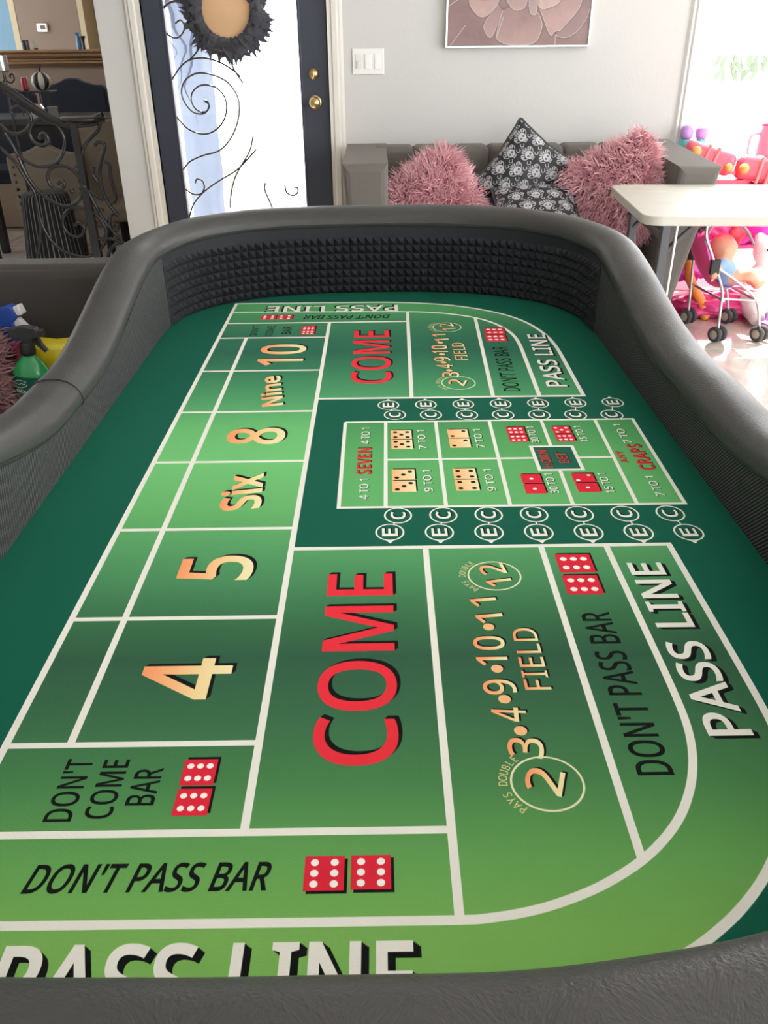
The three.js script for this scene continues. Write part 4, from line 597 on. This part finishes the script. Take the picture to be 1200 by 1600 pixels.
{
  const foil = (c) => phys(c, 0.35, { transmission: 0.25, thickness: 0, sheen: 0.4, sheenColor: new THREE.Color(1, 0.4, 0.8) });
  const mag = new THREE.Color(0.78, 0.03, 0.5), hot = new THREE.Color(0.85, 0.06, 0.3);
  const bag = (name, label, cat, geo, c, at, tie) => { const B = thing(name, label, cat, at); part('bag', geo, foil(c), B); if (tie) part('gathered_top', lathe([[0.02, 0], [0.016, 0.02], [0.04, 0.06], [0.05, 0.07]], 14), foil(c), B, tie); return B; };
  bag('magenta_bag', 'shiny magenta bag hanging over the shelf behind the white plush toy', 'bag', lump(0.16, 0.14, 0.1, 2.6, 0.35, 3), mag, [1.95, 0.475, -4.47], [0, 0.11, 0]);
  bag('magenta_skirt', 'bright magenta doll skirt heaped beside the sofa and the stroller', 'doll clothes', lump(0.12, 0.12, 0.09, 3.4, 0.4, 8), mag, [1.6, 0.3, -4.36]);
  bag('pink_dress', 'hot pink ruffled doll dress on the shelf behind the baby doll', 'doll clothes', lump(0.15, 0.12, 0.1, 3.8, 0.42, 15), hot, [1.7, 0.46, -4.44]);
  bag('pink_blanket', 'pink folded doll blanket lying on the floor under the stroller', 'blanket', lump(0.24, 0.07, 0.14, 3.2, 0.3, 21), hot, [1.8, 0.056, -4.36]);
  bag('red_ball_bag', 'red rounded cloth toy between the pink dress and the magenta bag', 'toy', lump(0.06, 0.07, 0.06, 2, 0.12, 30), new THREE.Color(0.75, 0.05, 0.1), [1.83, 0.42, -4.38]);
}
{
  const T = thing('orange_toy', 'curved orange plastic toy standing beside the stroller legs', 'toy', [0, 0, 0]);
  part('arc', tube([[1.585, 0.3, -4.27], [1.6, 0.22, -4.265], [1.64, 0.15, -4.26], [1.69, 0.08, -4.26], [1.71, 0.024, -4.255]], 0.024, 30, false, 12), mat(new THREE.Color(0.9, 0.3, 0.05), 0.4), T);
  part('tip', [sph(0.024, 1.585, 0.3, -4.27), sph(0.024, 1.71, 0.024, -4.255)], mat(new THREE.Color(0.9, 0.4, 0.08), 0.4), T);
}
{
  const T = thing('plush_toy', 'white plush toy sitting in the sun beside the stroller', 'plush toy', [0, 0, 0]);
  const wm = mat(new THREE.Color(0.85, 0.84, 0.82), 0.95);
  const b = blob([[[1.970, 0.1, -4.250], [1.970, 0.22, -4.250], 0.09, 0.075], [[1.960, 0.35, -4.250], [1.960, 0.36, -4.250], 0.065, 0.065], [[1.900, 0.24, -4.230], [1.860, 0.17, -4.180], 0.03, 0.026], [[2.040, 0.24, -4.230], [2.070, 0.15, -4.170], 0.03, 0.026], [[1.930, 0.06, -4.210], [1.920, 0.05, -4.11], 0.042, 0.038], [[2.020, 0.06, -4.210], [2.050, 0.05, -4.11], 0.042, 0.038], [[1.915, 0.41, -4.250], [1.910, 0.42, -4.250], 0.022, 0.022], [[2.005, 0.41, -4.250], [2.010, 0.42, -4.250], 0.022, 0.022]], 64, [1.760, -0.02, -4.450], 0.48, 'plush_body', wm, T);
  for (const s of [-1, 1]) part('eye', sph(0.006, 1.960 + s * 0.022, 0.37, -4.188, 1, 1, 0.6, 10), M.black, b);
  part('nose', sph(0.009, 1.960, 0.35, -4.184, 1.270, 0.8, 0.6, 10), mat(new THREE.Color(0.3, 0.2, 0.2), 0.5), b);
}
{
  const T = thing('purple_toy', 'small purple toy car on the sunlit floor at the right edge', 'toy car', [1.99, 0, -4.0], 0.4);
  part('car_body', extrude([[-0.08, 0.02], [0.08, 0.02], [0.085, 0.05], [0.05, 0.06], [0.03, 0.095], [-0.04, 0.095], [-0.06, 0.06], [-0.085, 0.055]], 0.07, 0.008).translate(0, 0.004, -0.035), mat(new THREE.Color(0.36, 0.16, 0.62), 0.35), T);
  for (const x of [-0.05, 0.05]) for (const z of [-0.045, 0.045]) part('wheel', new THREE.TorusGeometry(0.014, 0.008, 8, 18).translate(x, 0.022, z), M.black, T);
}
{ // washed-out roller rod with a beam and creeper outside the window
  const R = thing('garden_beam', 'pale wooden beam with trailing creeper outside the bright window', 'beam', [0, 0, 0]);
  const wm = mat(new THREE.Color(0.75, 0.5, 0.4), 0.8);
  part('beam', rbox(1.9, 0.06, 0.08, 0.01, 2.68, 1.25, -5.0), wm, R); part('bracket', rbox(0.05, 0.06, 0.06, 0.008, 1.7, 1.26, -4.95), mat(new THREE.Color(0.6, 0.4, 0.2), 0.6), R); for (const x of [1.78, 3.5]) part('post', rbox(0.06, 1.27, 0.06, 0.008, x, 0.57, -5.02), mat(new THREE.Color(0.85, 0.84, 0.8), 0.8), R);
  const lf = new THREE.Shape(); lf.moveTo(0, 0); lf.quadraticCurveTo(0.025, -0.03, 0, -0.075); lf.quadraticCurveTo(-0.025, -0.03, 0, 0); const lg = new THREE.ExtrudeGeometry(lf, { depth: 0.0012, bevelEnabled: false, curveSegments: 4 }), gm = phys(new THREE.Color(0.16, 0.3, 0.12), 0.8, { transmission: 0.4, thickness: 0 });
  for (let i = 0; i < 26; i++) { const o = part('leaf', lg, gm, R, [1.82 + (i % 9) * 0.028 + rr(-0.01, 0.01), 1.215 - Math.floor(i / 9) * 0.035, -4.955 + rr(-0.01, 0.02)]); o.rotation.set(rr(-0.4, 0.4), rr(-0.8, 0.8), rr(-0.6, 0.6)); }
}

// ------------------------------------------------------------------ on the dark sofa
function trigger(head, colorMat, trigMat, parent, tipMat) {   // sprayer head in the xy plane, nozzle to +x
  part('sprayer_head', extrude([[-0.055, 0.03], [-0.05, 0.052], [-0.01, 0.062], [0.03, 0.06], [0.036, 0.05], [0.036, 0.034], [0.016, 0.026], [0.014, 0], [-0.014, 0], [-0.016, 0.018]], 0.022, 0.004).translate(0, 0, -0.011), colorMat, parent, head);
  part('nozzle', rbox(0.016, 0.024, 0.026, 0.004, 0.047, 0.045, 0), tipMat ?? colorMat, parent, head);
  part('trigger', extrude([[0.014, 0.028], [0.034, 0.03], [0.042, 0.006], [0.058, -0.016], [0.053, -0.02], [0.032, 0.0], [0.022, 0.012]], 0.012, 0.002).translate(0, 0, -0.006), trigMat, parent, head);
}
{
  const B = thing('spray_bottle', 'green spray bottle with a black trigger head on the dark sofa', 'spray bottle', [-0.882, 0.452, -1.985], -0.12); B.rotation.z = -0.05; B.scale.y = 0.94;
  const prof = [[0, 0], [0.047, 0], [0.051, 0.008], [0.051, 0.125], [0.047, 0.142], [0.035, 0.163], [0.021, 0.18], [0.016, 0.19], [0, 0.19]];
  part('bottle_body', lathe(prof, 40).scale(1, 1, 0.62), phys(new THREE.Color(0.03, 0.42, 0.12), 0.25, { clearcoat: 0.6, transmission: 0.15, thickness: 0 }), B);
  const art = canvasTex(512, 640, (g, w, h) => {
    g.fillStyle = '#0a5b48'; g.fillRect(0, 0, w, h); g.fillStyle = '#0f3f2c'; g.fillRect(0, 330, w, h);
    g.strokeStyle = '#dfe9e2'; g.lineWidth = 7; g.beginPath(); g.ellipse(170, 100, 88, 52, -0.25, 0.4, 6.0); g.stroke(); g.lineWidth = 8; g.beginPath(); g.moveTo(110, 120); g.bezierCurveTo(140, 60, 160, 150, 180, 90); g.bezierCurveTo(200, 70, 210, 120, 232, 84); g.stroke();
    g.fillStyle = '#f1f4f0'; g.font = 'bold 62px sans-serif'; g.fillText('WAX & DRY', 96, 226); g.fillStyle = '#c9d8ce'; for (const [y, x0, x1, t] of [[250, 190, 340, 8], [292, 60, 410, 14], [318, 40, 430, 6], [360, 60, 380, 9], [384, 60, 330, 7], [408, 60, 350, 7], [470, 30, 420, 6], [500, 30, 380, 6], [530, 30, 400, 6], [560, 30, 360, 6]]) { for (let x = x0; x < x1; x += 22) g.fillRect(x, y, 15 + (x * 7 % 5), t); }
    g.fillStyle = '#9fb6c8'; g.fillRect(380, 350, 110, 60);
  });
  part('label', gridGeo(24, 8, (u, v) => { const a = (1 - u) * 2.5 + (Math.PI - 2.5) / 2; return [Math.cos(a) * 0.0516, 0.006 + v * 0.127, Math.sin(a) * 0.0516 * 0.625 + 0.0004]; }), mat(0xffffff, 0.4, { map: art }), B, null, 'dark green printed label');
  part('collar', lathe([[0.0, 0.188], [0.018, 0.188], [0.019, 0.196], [0.017, 0.216], [0.014, 0.222], [0, 0.222]], 24), M.black, B);
  { const o = new THREE.Group(); o.name = 'sprayer'; o.position.set(0.006, 0.214, 0); o.scale.setScalar(0.76); B.add(o); trigger([0, 0, 0], mat(new THREE.Color(0.03, 0.032, 0.034), 0.4), mat(new THREE.Color(0.02, 0.02, 0.022), 0.4), o); }
}
{
  const B = thing('spray_bottle', 'blue spray bottle with white nozzle and trigger behind the green one', 'spray bottle', [-0.945, 0.452, -2.08], -0.1);
  part('bottle_body', lathe([[0, 0], [0.043, 0], [0.046, 0.01], [0.046, 0.12], [0.034, 0.17], [0.018, 0.185], [0.016, 0.19], [0, 0.19]], 36).scale(1, 1, 0.65), phys(new THREE.Color(0.02, 0.06, 0.3), 0.3, { clearcoat: 0.5 }), B);
  part('collar', cyl(0.019, 0.02, 0.03, 0, 0.195, 0), mat(new THREE.Color(0.015, 0.04, 0.2), 0.4), B);
  const o = new THREE.Group(); o.name = 'sprayer'; o.position.set(0.004, 0.2, 0); o.rotation.z = 0.35; o.scale.setScalar(1.05); B.add(o);
  trigger([0, 0, 0], mat(new THREE.Color(0.02, 0.07, 0.36), 0.35), M.white, o, M.white);
}
{
  const P = thing('yellow_packet', 'yellow and clear plastic packet slumped behind the green spray bottle', 'packet', [-0.835, 0.472, -2.04], -0.25); P.rotation.x = -0.25;
  const art = canvasTex(256, 256, (g) => { g.fillStyle = '#c9c8ae'; g.fillRect(0, 0, 256, 256); g.fillStyle = '#e0c81e'; g.fillRect(0, 0, 256, 96); g.fillStyle = '#f0e048'; g.fillRect(0, 20, 256, 18); g.save(); g.translate(110, 130); g.rotate(-0.4); g.fillStyle = '#a8772c'; g.fillRect(-50, -16, 100, 34); g.restore(); });
  part('pouch', cushionGeo(0.17, 0.2, 0.07, 20), phys(0xffffff, 0.3, { map: art, clearcoat: 0.4 }), P, [0, 0.075, 0]);
}
{
  const P = thing('red_bottle', 'dark red capped bottle half hidden behind the green spray bottle', 'bottle', [-0.928, 0.452, -2.05], 0);
  part('bottle_body', lathe([[0, 0], [0.026, 0], [0.029, 0.006], [0.029, 0.12], [0.02, 0.145], [0.012, 0.15], [0.012, 0.165], [0, 0.165]], 24), phys(new THREE.Color(0.22, 0.01, 0.035), 0.3), P); part('cap', cyl(0.014, 0.015, 0.024, 0, 0.17, 0), mat(new THREE.Color(0.3, 0.02, 0.05), 0.4), P);
}

// ------------------------------------------------------------------ wrought iron railing in the passage
{
  const R = thing('iron_railing', 'black wrought iron stair railing with scrolls and a volute handrail', 'railing', [0, 0, 0]);
  const z = -4.9, k = 4.9 / 4.78, S = [[[-1.784,0.856],[-1.773,0.878],[-1.748,0.881],[-1.739,0.855],[-1.756,0.83],[-1.787,0.827],[-1.82,0.85],[-1.829,0.89],[-1.808,0.929],[-1.767,0.951],[-1.712,0.948],[-1.671,0.911],[-1.653,0.86],[-1.664,0.809],[-1.704,0.751],[-1.746,0.729],[-1.816,0.723],[-1.868,0.744],[-1.911,0.777],[-1.935,0.834],[-1.959,0.891]],[[-1.734,0.634],[-1.711,0.651],[-1.699,0.633],[-1.714,0.61],[-1.746,0.607],[-1.773,0.628],[-1.782,0.664],[-1.764,0.705],[-1.722,0.725],[-1.672,0.722],[-1.627,0.692],[-1.605,0.644],[-1.609,0.591],[-1.651,0.536],[-1.706,0.519],[-1.762,0.531],[-1.818,0.569],[-1.863,0.623],[-1.897,0.701],[-1.917,0.777]],[[-1.682,0.413],[-1.666,0.429],[-1.637,0.413],[-1.638,0.388],[-1.659,0.362],[-1.693,0.356],[-1.734,0.382],[-1.748,0.426],[-1.728,0.476],[-1.683,0.509],[-1.625,0.509],[-1.565,0.48],[-1.528,0.436],[-1.515,0.38],[-1.535,0.323],[-1.584,0.272],[-1.649,0.244],[-1.713,0.254],[-1.786,0.287],[-1.838,0.352],[-1.866,0.434],[-1.87,0.593],[-1.891,0.641],[-1.938,0.742],[-2.001,0.818]],[[-1.869,0.434],[-1.892,0.346],[-1.926,0.25]],[[-1.581,0.602],[-1.502,0.547]],[[-1.571,0.342],[-1.486,0.342],[-1.431,0.315]],[[-1.446,0.948],[-1.463,0.903],[-1.536,0.842],[-1.571,0.79],[-1.586,0.744],[-1.587,0.638],[-1.555,0.535],[-1.51,0.43],[-1.43,0.322]],[[-1.502,0.824],[-1.474,0.841],[-1.445,0.829],[-1.469,0.766],[-1.495,0.691],[-1.498,0.601],[-1.478,0.534],[-1.43,0.46]],[[-1.46,0.743],[-1.441,0.731],[-1.44,0.66],[-1.433,0.558],[-1.453,0.534],[-1.479,0.528]],[[-1.43,0.46],[-1.462,0.479],[-1.489,0.436],[-1.484,0.392],[-1.459,0.386],[-1.447,0.417],[-1.462,0.423]],[[-1.43,0.322],[-1.471,0.316],[-1.518,0.271],[-1.537,0.22]],[[-1.522,0.714],[-1.534,0.685],[-1.516,0.643]],[[-1.974,0.929],[-1.931,0.888],[-1.869,0.887],[-1.816,0.927],[-1.807,0.967],[-1.827,0.999],[-1.867,1.011],[-1.902,0.992],[-1.891,0.964]]];
  const at = ([x, y]) => V(x, y, -4.78);
  S.forEach((l, i) => part('scroll', tube(l.map(at), 0.0098, l.length * 6), M.iron, R));
  const hr = [[-2.2, 1.29], ...[[-1.975,1.139],[-1.93,1.112],[-1.856,1.062],[-1.781,1.006],[-1.704,0.958],[-1.646,0.94],[-1.567,0.939],[-1.478,0.949],[-1.429,0.965]]];
  part('handrail', [tube([...hr].map(at), 0.019, 60, false, 12), tube(hr.map(([x, y]) => V(x, y - 0.02, -4.78)), 0.012, 60, false, 10)], M.iron, R);
  part('handrail_volute', [lathe([[0, 0.012], [0.08, 0.012], [0.094, 0.006], [0.098, -0.004], [0.088, -0.016], [0, -0.018]], 36).scale(1.25, 1, 0.85).translate(-1.545, 0.952, -4.8)], M.iron, R);
  part('newel', [extrude([[-1.606,0.927],[-1.609,0.246],[-1.567,0.246],[-1.578,0.927]], 0.03, 0.003).translate(0, 0, -4.8)], M.iron, R);
  part('collar', [sph(0.016, -1.585, 0.62, -4.77), sph(0.014, -1.66, 0.6, -4.77), sph(0.014, -1.52, 0.5, -4.77)], M.iron, R);
  part('foot_plate', rbox(0.12, 0.012, 0.1, 0.003, -1.588, 0.006, -4.785), M.iron, R); part('post', rbox(0.036, 0.26, 0.03, 0.003, -1.588, 0.13, -4.785), M.iron, R); part('handrail_post', rbox(0.03, 1.2, 0.03, 0.003, -2.15, 0.6, -4.785), M.iron, R);
}

// ------------------------------------------------------------------ dining room
const navyCloth = mat(new THREE.Color(0.022, 0.027, 0.045), 0.85);
{
  const mkChair = (label, x, z, seatY, h, m, turn, studs) => {
    const C = thing(studs ? 'beige_chair' : 'dining_chair', label, 'chair', [x, 0, z], turn);
    const s = new THREE.Shape(), b = seatY - 0.02; s.moveTo(-0.21, b); s.lineTo(-0.215, h - 0.06); s.quadraticCurveTo(-0.21, h - 0.035, -0.17, h - 0.04); s.quadraticCurveTo(-0.09, h - 0.03, -0.04, h); s.quadraticCurveTo(0, h + 0.005, 0.04, h); s.quadraticCurveTo(0.09, h - 0.03, 0.17, h - 0.04); s.quadraticCurveTo(0.21, h - 0.035, 0.215, h - 0.06); s.lineTo(0.21, b); s.closePath();
    part('backrest', extrude(s, 0.05, 0.012).translate(0, 0, -0.22), m, C);
    part('seat', rbox(0.46, 0.09, 0.44, 0.03, 0, seatY, 0.02), m, C);
    for (const lx of [-0.19, 0.19]) for (const lz of [-0.17, 0.21]) part('leg', cyl(0.018, 0.013, seatY - 0.03, lx, (seatY - 0.03) / 2, lz, 10), M.black, C);
    if (studs) for (let i = 0; i < 9; i++) for (const sx of [-0.19, 0.19]) part('stud', sph(0.009, sx, h - 0.1 - i * 0.042, studs === 2 ? -0.234 : -0.155, 1, 1, 0.5, 8), mat(new THREE.Color(0.08, 0.05, 0.035), 0.4, { metalness: 0.6 }), C);
    return C;
  };
  mkChair('dark navy dining chair with a curved top behind the striped pumpkin', -2.1, -6.25, 0.5, 1.07, navyCloth, 0);
  mkChair('dark navy dining chair cut off by the left edge of the picture', -2.62, -6.3, 0.5, 1.03, navyCloth, 0);
  const bm = mat(new THREE.Color(0.24, 0.2, 0.15), 0.85);
  mkChair('beige studded chair right of the railing beside the passage wall', -1.585, -5.3, 0.42, 0.88, bm, 0.12, true);
  mkChair('beige studded chair behind the railing scrolls', -2.0, -5.59, 0.42, 0.75, bm, Math.PI, 2);
  const T = thing('dining_table', 'black dining table behind the iron railing', 'table', [-2.15, 0, -5.85]);
  part('table_top', rbox(1.1, 0.04, 0.5, 0.008, 0, 0.875, 0), mat(new THREE.Color(0.03, 0.03, 0.035), 0.3), T);
  part('table_apron', box(1.0, 0.08, 0.4, 0, 0.815, 0), M.black, T);
  for (const x of [-0.5, 0.5]) for (const z of [-0.2, 0.2]) part('leg', rbox(0.05, 0.78, 0.05, 0.006, x, 0.39, z), M.black, T);
  const TY = 0.895;
  const St = thing('wire_stand', 'black wire riser stand on the dining table holding the striped pumpkin', 'stand', [-2.145, TY, -5.88]);
  part('shelf', rbox(0.2, 0.01, 0.14, 0.003, 0, 0.135, 0), M.black, St); for (const x of [-0.095, 0.03, 0.09]) for (const z of [-0.065, 0.065]) part('leg', bar([x, 0, z], [x, 0.135, z], 0.0035, 6), M.black, St);
  const P = thing('striped_pumpkin', 'round pumpkin painted with black and white stripes', 'pumpkin', [-2.112, TY + 0.14, -5.88]);
  const wm = mat(new THREE.Color(0.72, 0.7, 0.62), 0.5), seg = 10;
  for (let i = 0; i < seg; i++) { const a0 = i / seg * Math.PI * 2 + 0.35, g = new THREE.SphereGeometry(0.06, 8, 20, a0, Math.PI * 2 / seg), p = g.attributes.position; for (let j = 0; j < p.count; j++) { const x = p.getX(j), z = p.getZ(j), a = Math.atan2(z, x), k = 1 + 0.04 * Math.cos(a * seg / 2 * 2); p.setXYZ(j, x * k, p.getY(j) * 0.88 + 0.053, z * k); } g.computeVertexNormals(); part('rind_stripe', g, i % 2 ? M.black : wm, P); }
  part('stem', tube([[0, 0.1, 0], [0.003, 0.12, 0], [0.012, 0.142, 0]], 0.006, 10), M.black, P);
  const Cn = thing('soda_can', 'red and silver soda can on the wire stand beside the pumpkin', 'can', [-2.215, TY + 0.14, -5.88]);
  part('can_body', lathe([[0, 0], [0.018, 0], [0.023, 0.006], [0.023, 0.066], [0.019, 0.074], [0, 0.074]], 24), mat(0xffffff, 0.3, { metalness: 0.4, map: canvasTex(128, 64, (g) => { g.fillStyle = '#a8202e'; g.fillRect(0, 0, 128, 64); g.fillStyle = '#c9c9cc'; g.fillRect(18, 0, 26, 64); g.fillStyle = '#26305a'; g.fillRect(64, 10, 18, 40); g.fillStyle = '#d8d8da'; g.fillRect(92, 18, 20, 30); }) }), Cn);
  part('lid', lathe([[0, 0.0735], [0.0185, 0.0735], [0.019, 0.077], [0.017, 0.075], [0, 0.0745]], 24), M.silver, Cn);
  const Bw = thing('glass_bowl', 'silvery faceted bowl upside down on the dining table', 'bowl', [-2.135, TY, -5.78]);
  part('bowl', lathe([[0.052, 0], [0.055, 0.004], [0.047, 0.045], [0.028, 0.07], [0, 0.074]], 10), mat(new THREE.Color(0.6, 0.6, 0.58), 0.2, { metalness: 0.5, flatShading: true }), Bw);
  const Bx = thing('gift_box', 'small grey striped box beside the silvery bowl', 'box', [-2.045, TY, -5.8], 0.3);
  part('box_body', rbox(0.06, 0.045, 0.05, 0.003, 0, 0.0225, 0), mat(0xffffff, 0.7, { map: dataTex(32, (x) => { const v = Math.sin(x * 80) > 0 ? 96 : 150; return [v, v, v - 6]; }, true) }), Bx); part('lid', rbox(0.064, 0.012, 0.054, 0.003, 0, 0.048, 0), mat(new THREE.Color(0.25, 0.24, 0.22), 0.6), Bx);
  const Cl = thing('striped_cloth', 'black cloth with white pinstripes draped over a stool behind the railing', 'cloth', [-1.9, 0.025, -5.0]);
  const pin = dataTex(128, (x, y) => { const v = Math.abs((x * 12) % 1 - 0.5) < 0.11 ? 120 : 16; return [v, v, v + 2]; }, true);
  part('drape', gridGeo(64, 30, (u, v) => { const a = u * Math.PI * 2, r = (v < 0.25 ? v / 0.25 * 0.12 : 0.12 + (v - 0.25) * 0.06) * (1 + (v > 0.25 ? 0.1 * Math.sin(a * 9) * (v - 0.25) : 0)), y = v < 0.22 ? 0.535 : 0.535 - (v - 0.22) / 0.78 * 0.54; return [r * Math.cos(a) * 1.1, y, r * Math.sin(a), u * 3, v]; }), mat(0xffffff, 0.85, { map: pin }), Cl);
  const Sl = thing('stool', 'round black stool under the pinstriped cloth', 'stool', [-1.9, 0.022, -5.0]);
  part('seat', cyl(0.105, 0.105, 0.03, 0, 0.515, 0), M.black, Sl); for (let i = 0; i < 3; i++) part('leg', bar([0.07 * Math.cos(i * 2.1), 0.5, 0.07 * Math.sin(i * 2.1)], [0.1 * Math.cos(i * 2.1), -0.02, 0.1 * Math.sin(i * 2.1)], 0.01), M.black, Sl);
  const K = thing('candle_holder', 'black iron scroll candle holder with a silvery cup at the left edge', 'candle holder', [-2.07, 0, -5.21]);
  part('cup', lathe([[0, 1.16], [0.03, 1.16], [0.032, 1.17], [0.034, 1.24], [0.03, 1.24], [0.028, 1.175], [0, 1.172]], 24), M.silver, K); part('post', bar([0, 0, 0], [0, 1.16, 0], 0.008), M.iron, K); part('base', lathe([[0, 0], [0.1, 0], [0.1, 0.012], [0.02, 0.03], [0, 0.03]], 24), M.iron, K);
  for (const s of [-1, 1]) part('scroll', tube([[0, 1.12, 0], [s * 0.03, 1.105, 0], [s * 0.052, 1.125, 0], [s * 0.045, 1.15, 0], [s * 0.03, 1.14, 0], [s * 0.036, 1.13, 0]], 0.0045, 40), M.iron, K);
  // on the ledge and in the hall
  const th = thing('thermostat', 'white wall thermostat with a grey display on the brown hall wall', 'thermostat', [-3.12, 1.42, -9.0]);
  part('housing', rbox(0.1, 0.07, 0.026, 0.012, 0, 0, 0.013, 5), M.white, th); part('display', rbox(0.046, 0.034, 0.004, 0.002, 0.008, 0.002, 0.026), mat(new THREE.Color(0.12, 0.11, 0.09), 0.2), th); part('button', rbox(0.01, 0.02, 0.004, 0.0015, -0.034, 0, 0.026), mat(new THREE.Color(0.55, 0.54, 0.5), 0.4), th);
  for (const [x, w, c, h, lab] of [[-2.6, 0.014, [0.05, 0.05, 0.08], 0.062, 'dark jar on the gilt ledge, leftmost of the pair'], [-2.573, 0.012, [0.09, 0.09, 0.1], 0.062, 'grey jar on the gilt ledge beside the dark one']]) { const j = thing('ledge_jar', lab, 'jar', [x, 1.246, -7.03]); part('jar', lathe([[0, 0], [w, 0], [w * 1.05, 0.006], [w * 1.05, h * 0.8], [w * 0.8, h * 0.88], [w * 0.8, h], [0, h]], 18), mat(new THREE.Color(...c), 0.35), j); part('lid', cyl(w * 0.9, w * 0.9, 0.008, 0, h + 0.003, 0), M.black, j); }
  const cd = thing('white_card', 'small white card holder standing on the gilt ledge', 'card', [-2.52, 1.246, -7.03]); part('card', rbox(0.036, 0.062, 0.006, 0.001, 0, 0.031, 0).rotateX(-0.08), mat(new THREE.Color(0.5, 0.47, 0.38), 0.6), cd); part('holder', rbox(0.024, 0.018, 0.02, 0.003, 0.008, 0.009, 0.012), M.black, cd);
  const bl = thing('blue_bottle', 'blue spray bottle standing on the gilt ledge at the right', 'bottle', [-2.192, 1.246, -7.03]); part('bottle_body', lathe([[0, 0], [0.017, 0], [0.018, 0.005], [0.018, 0.07], [0.009, 0.09], [0.009, 0.1], [0, 0.1]], 18), mat(new THREE.Color(0.05, 0.2, 0.42), 0.35), bl); part('sprayer', rbox(0.03, 0.016, 0.014, 0.004, -0.004, 0.107, 0), mat(new THREE.Color(0.05, 0.24, 0.5), 0.35), bl);
  const bk = thing('black_brush', 'black flared brush standing on the gilt ledge beside the blue bottle', 'brush', [-2.158, 1.246, -7.03]); part('brush_handle', lathe([[0, 0], [0.009, 0], [0.008, 0.05], [0.012, 0.075], [0.018, 0.085], [0.018, 0.092], [0, 0.094]], 16), M.black, bk);
}
// ------------------------------------------------------------------ draw
const GROUPS = { fur_pillow: 'pink shaggy fur pillows', patterned_pillow: 'printed pillows on the grey sofa', toy_case: 'ribbed pink toy cases at the window', toy_bottle: 'teal toy bottles at the window', dining_chair: 'navy dining chairs', beige_chair: 'beige studded chairs', ledge_jar: 'jars on the gilt ledge', spray_bottle: 'spray bottles on the dark sofa' };
for (const o of scene.children) { const k = o.name.replace(/_\d+$/, ''); if (GROUPS[k] && o.userData.category) o.userData.group = GROUPS[k]; }
for (const o of scene.children) o.traverse((c) => { if (c.isMesh) c.castShadow = c.receiveShadow = true; });
renderer.render(scene, camera);
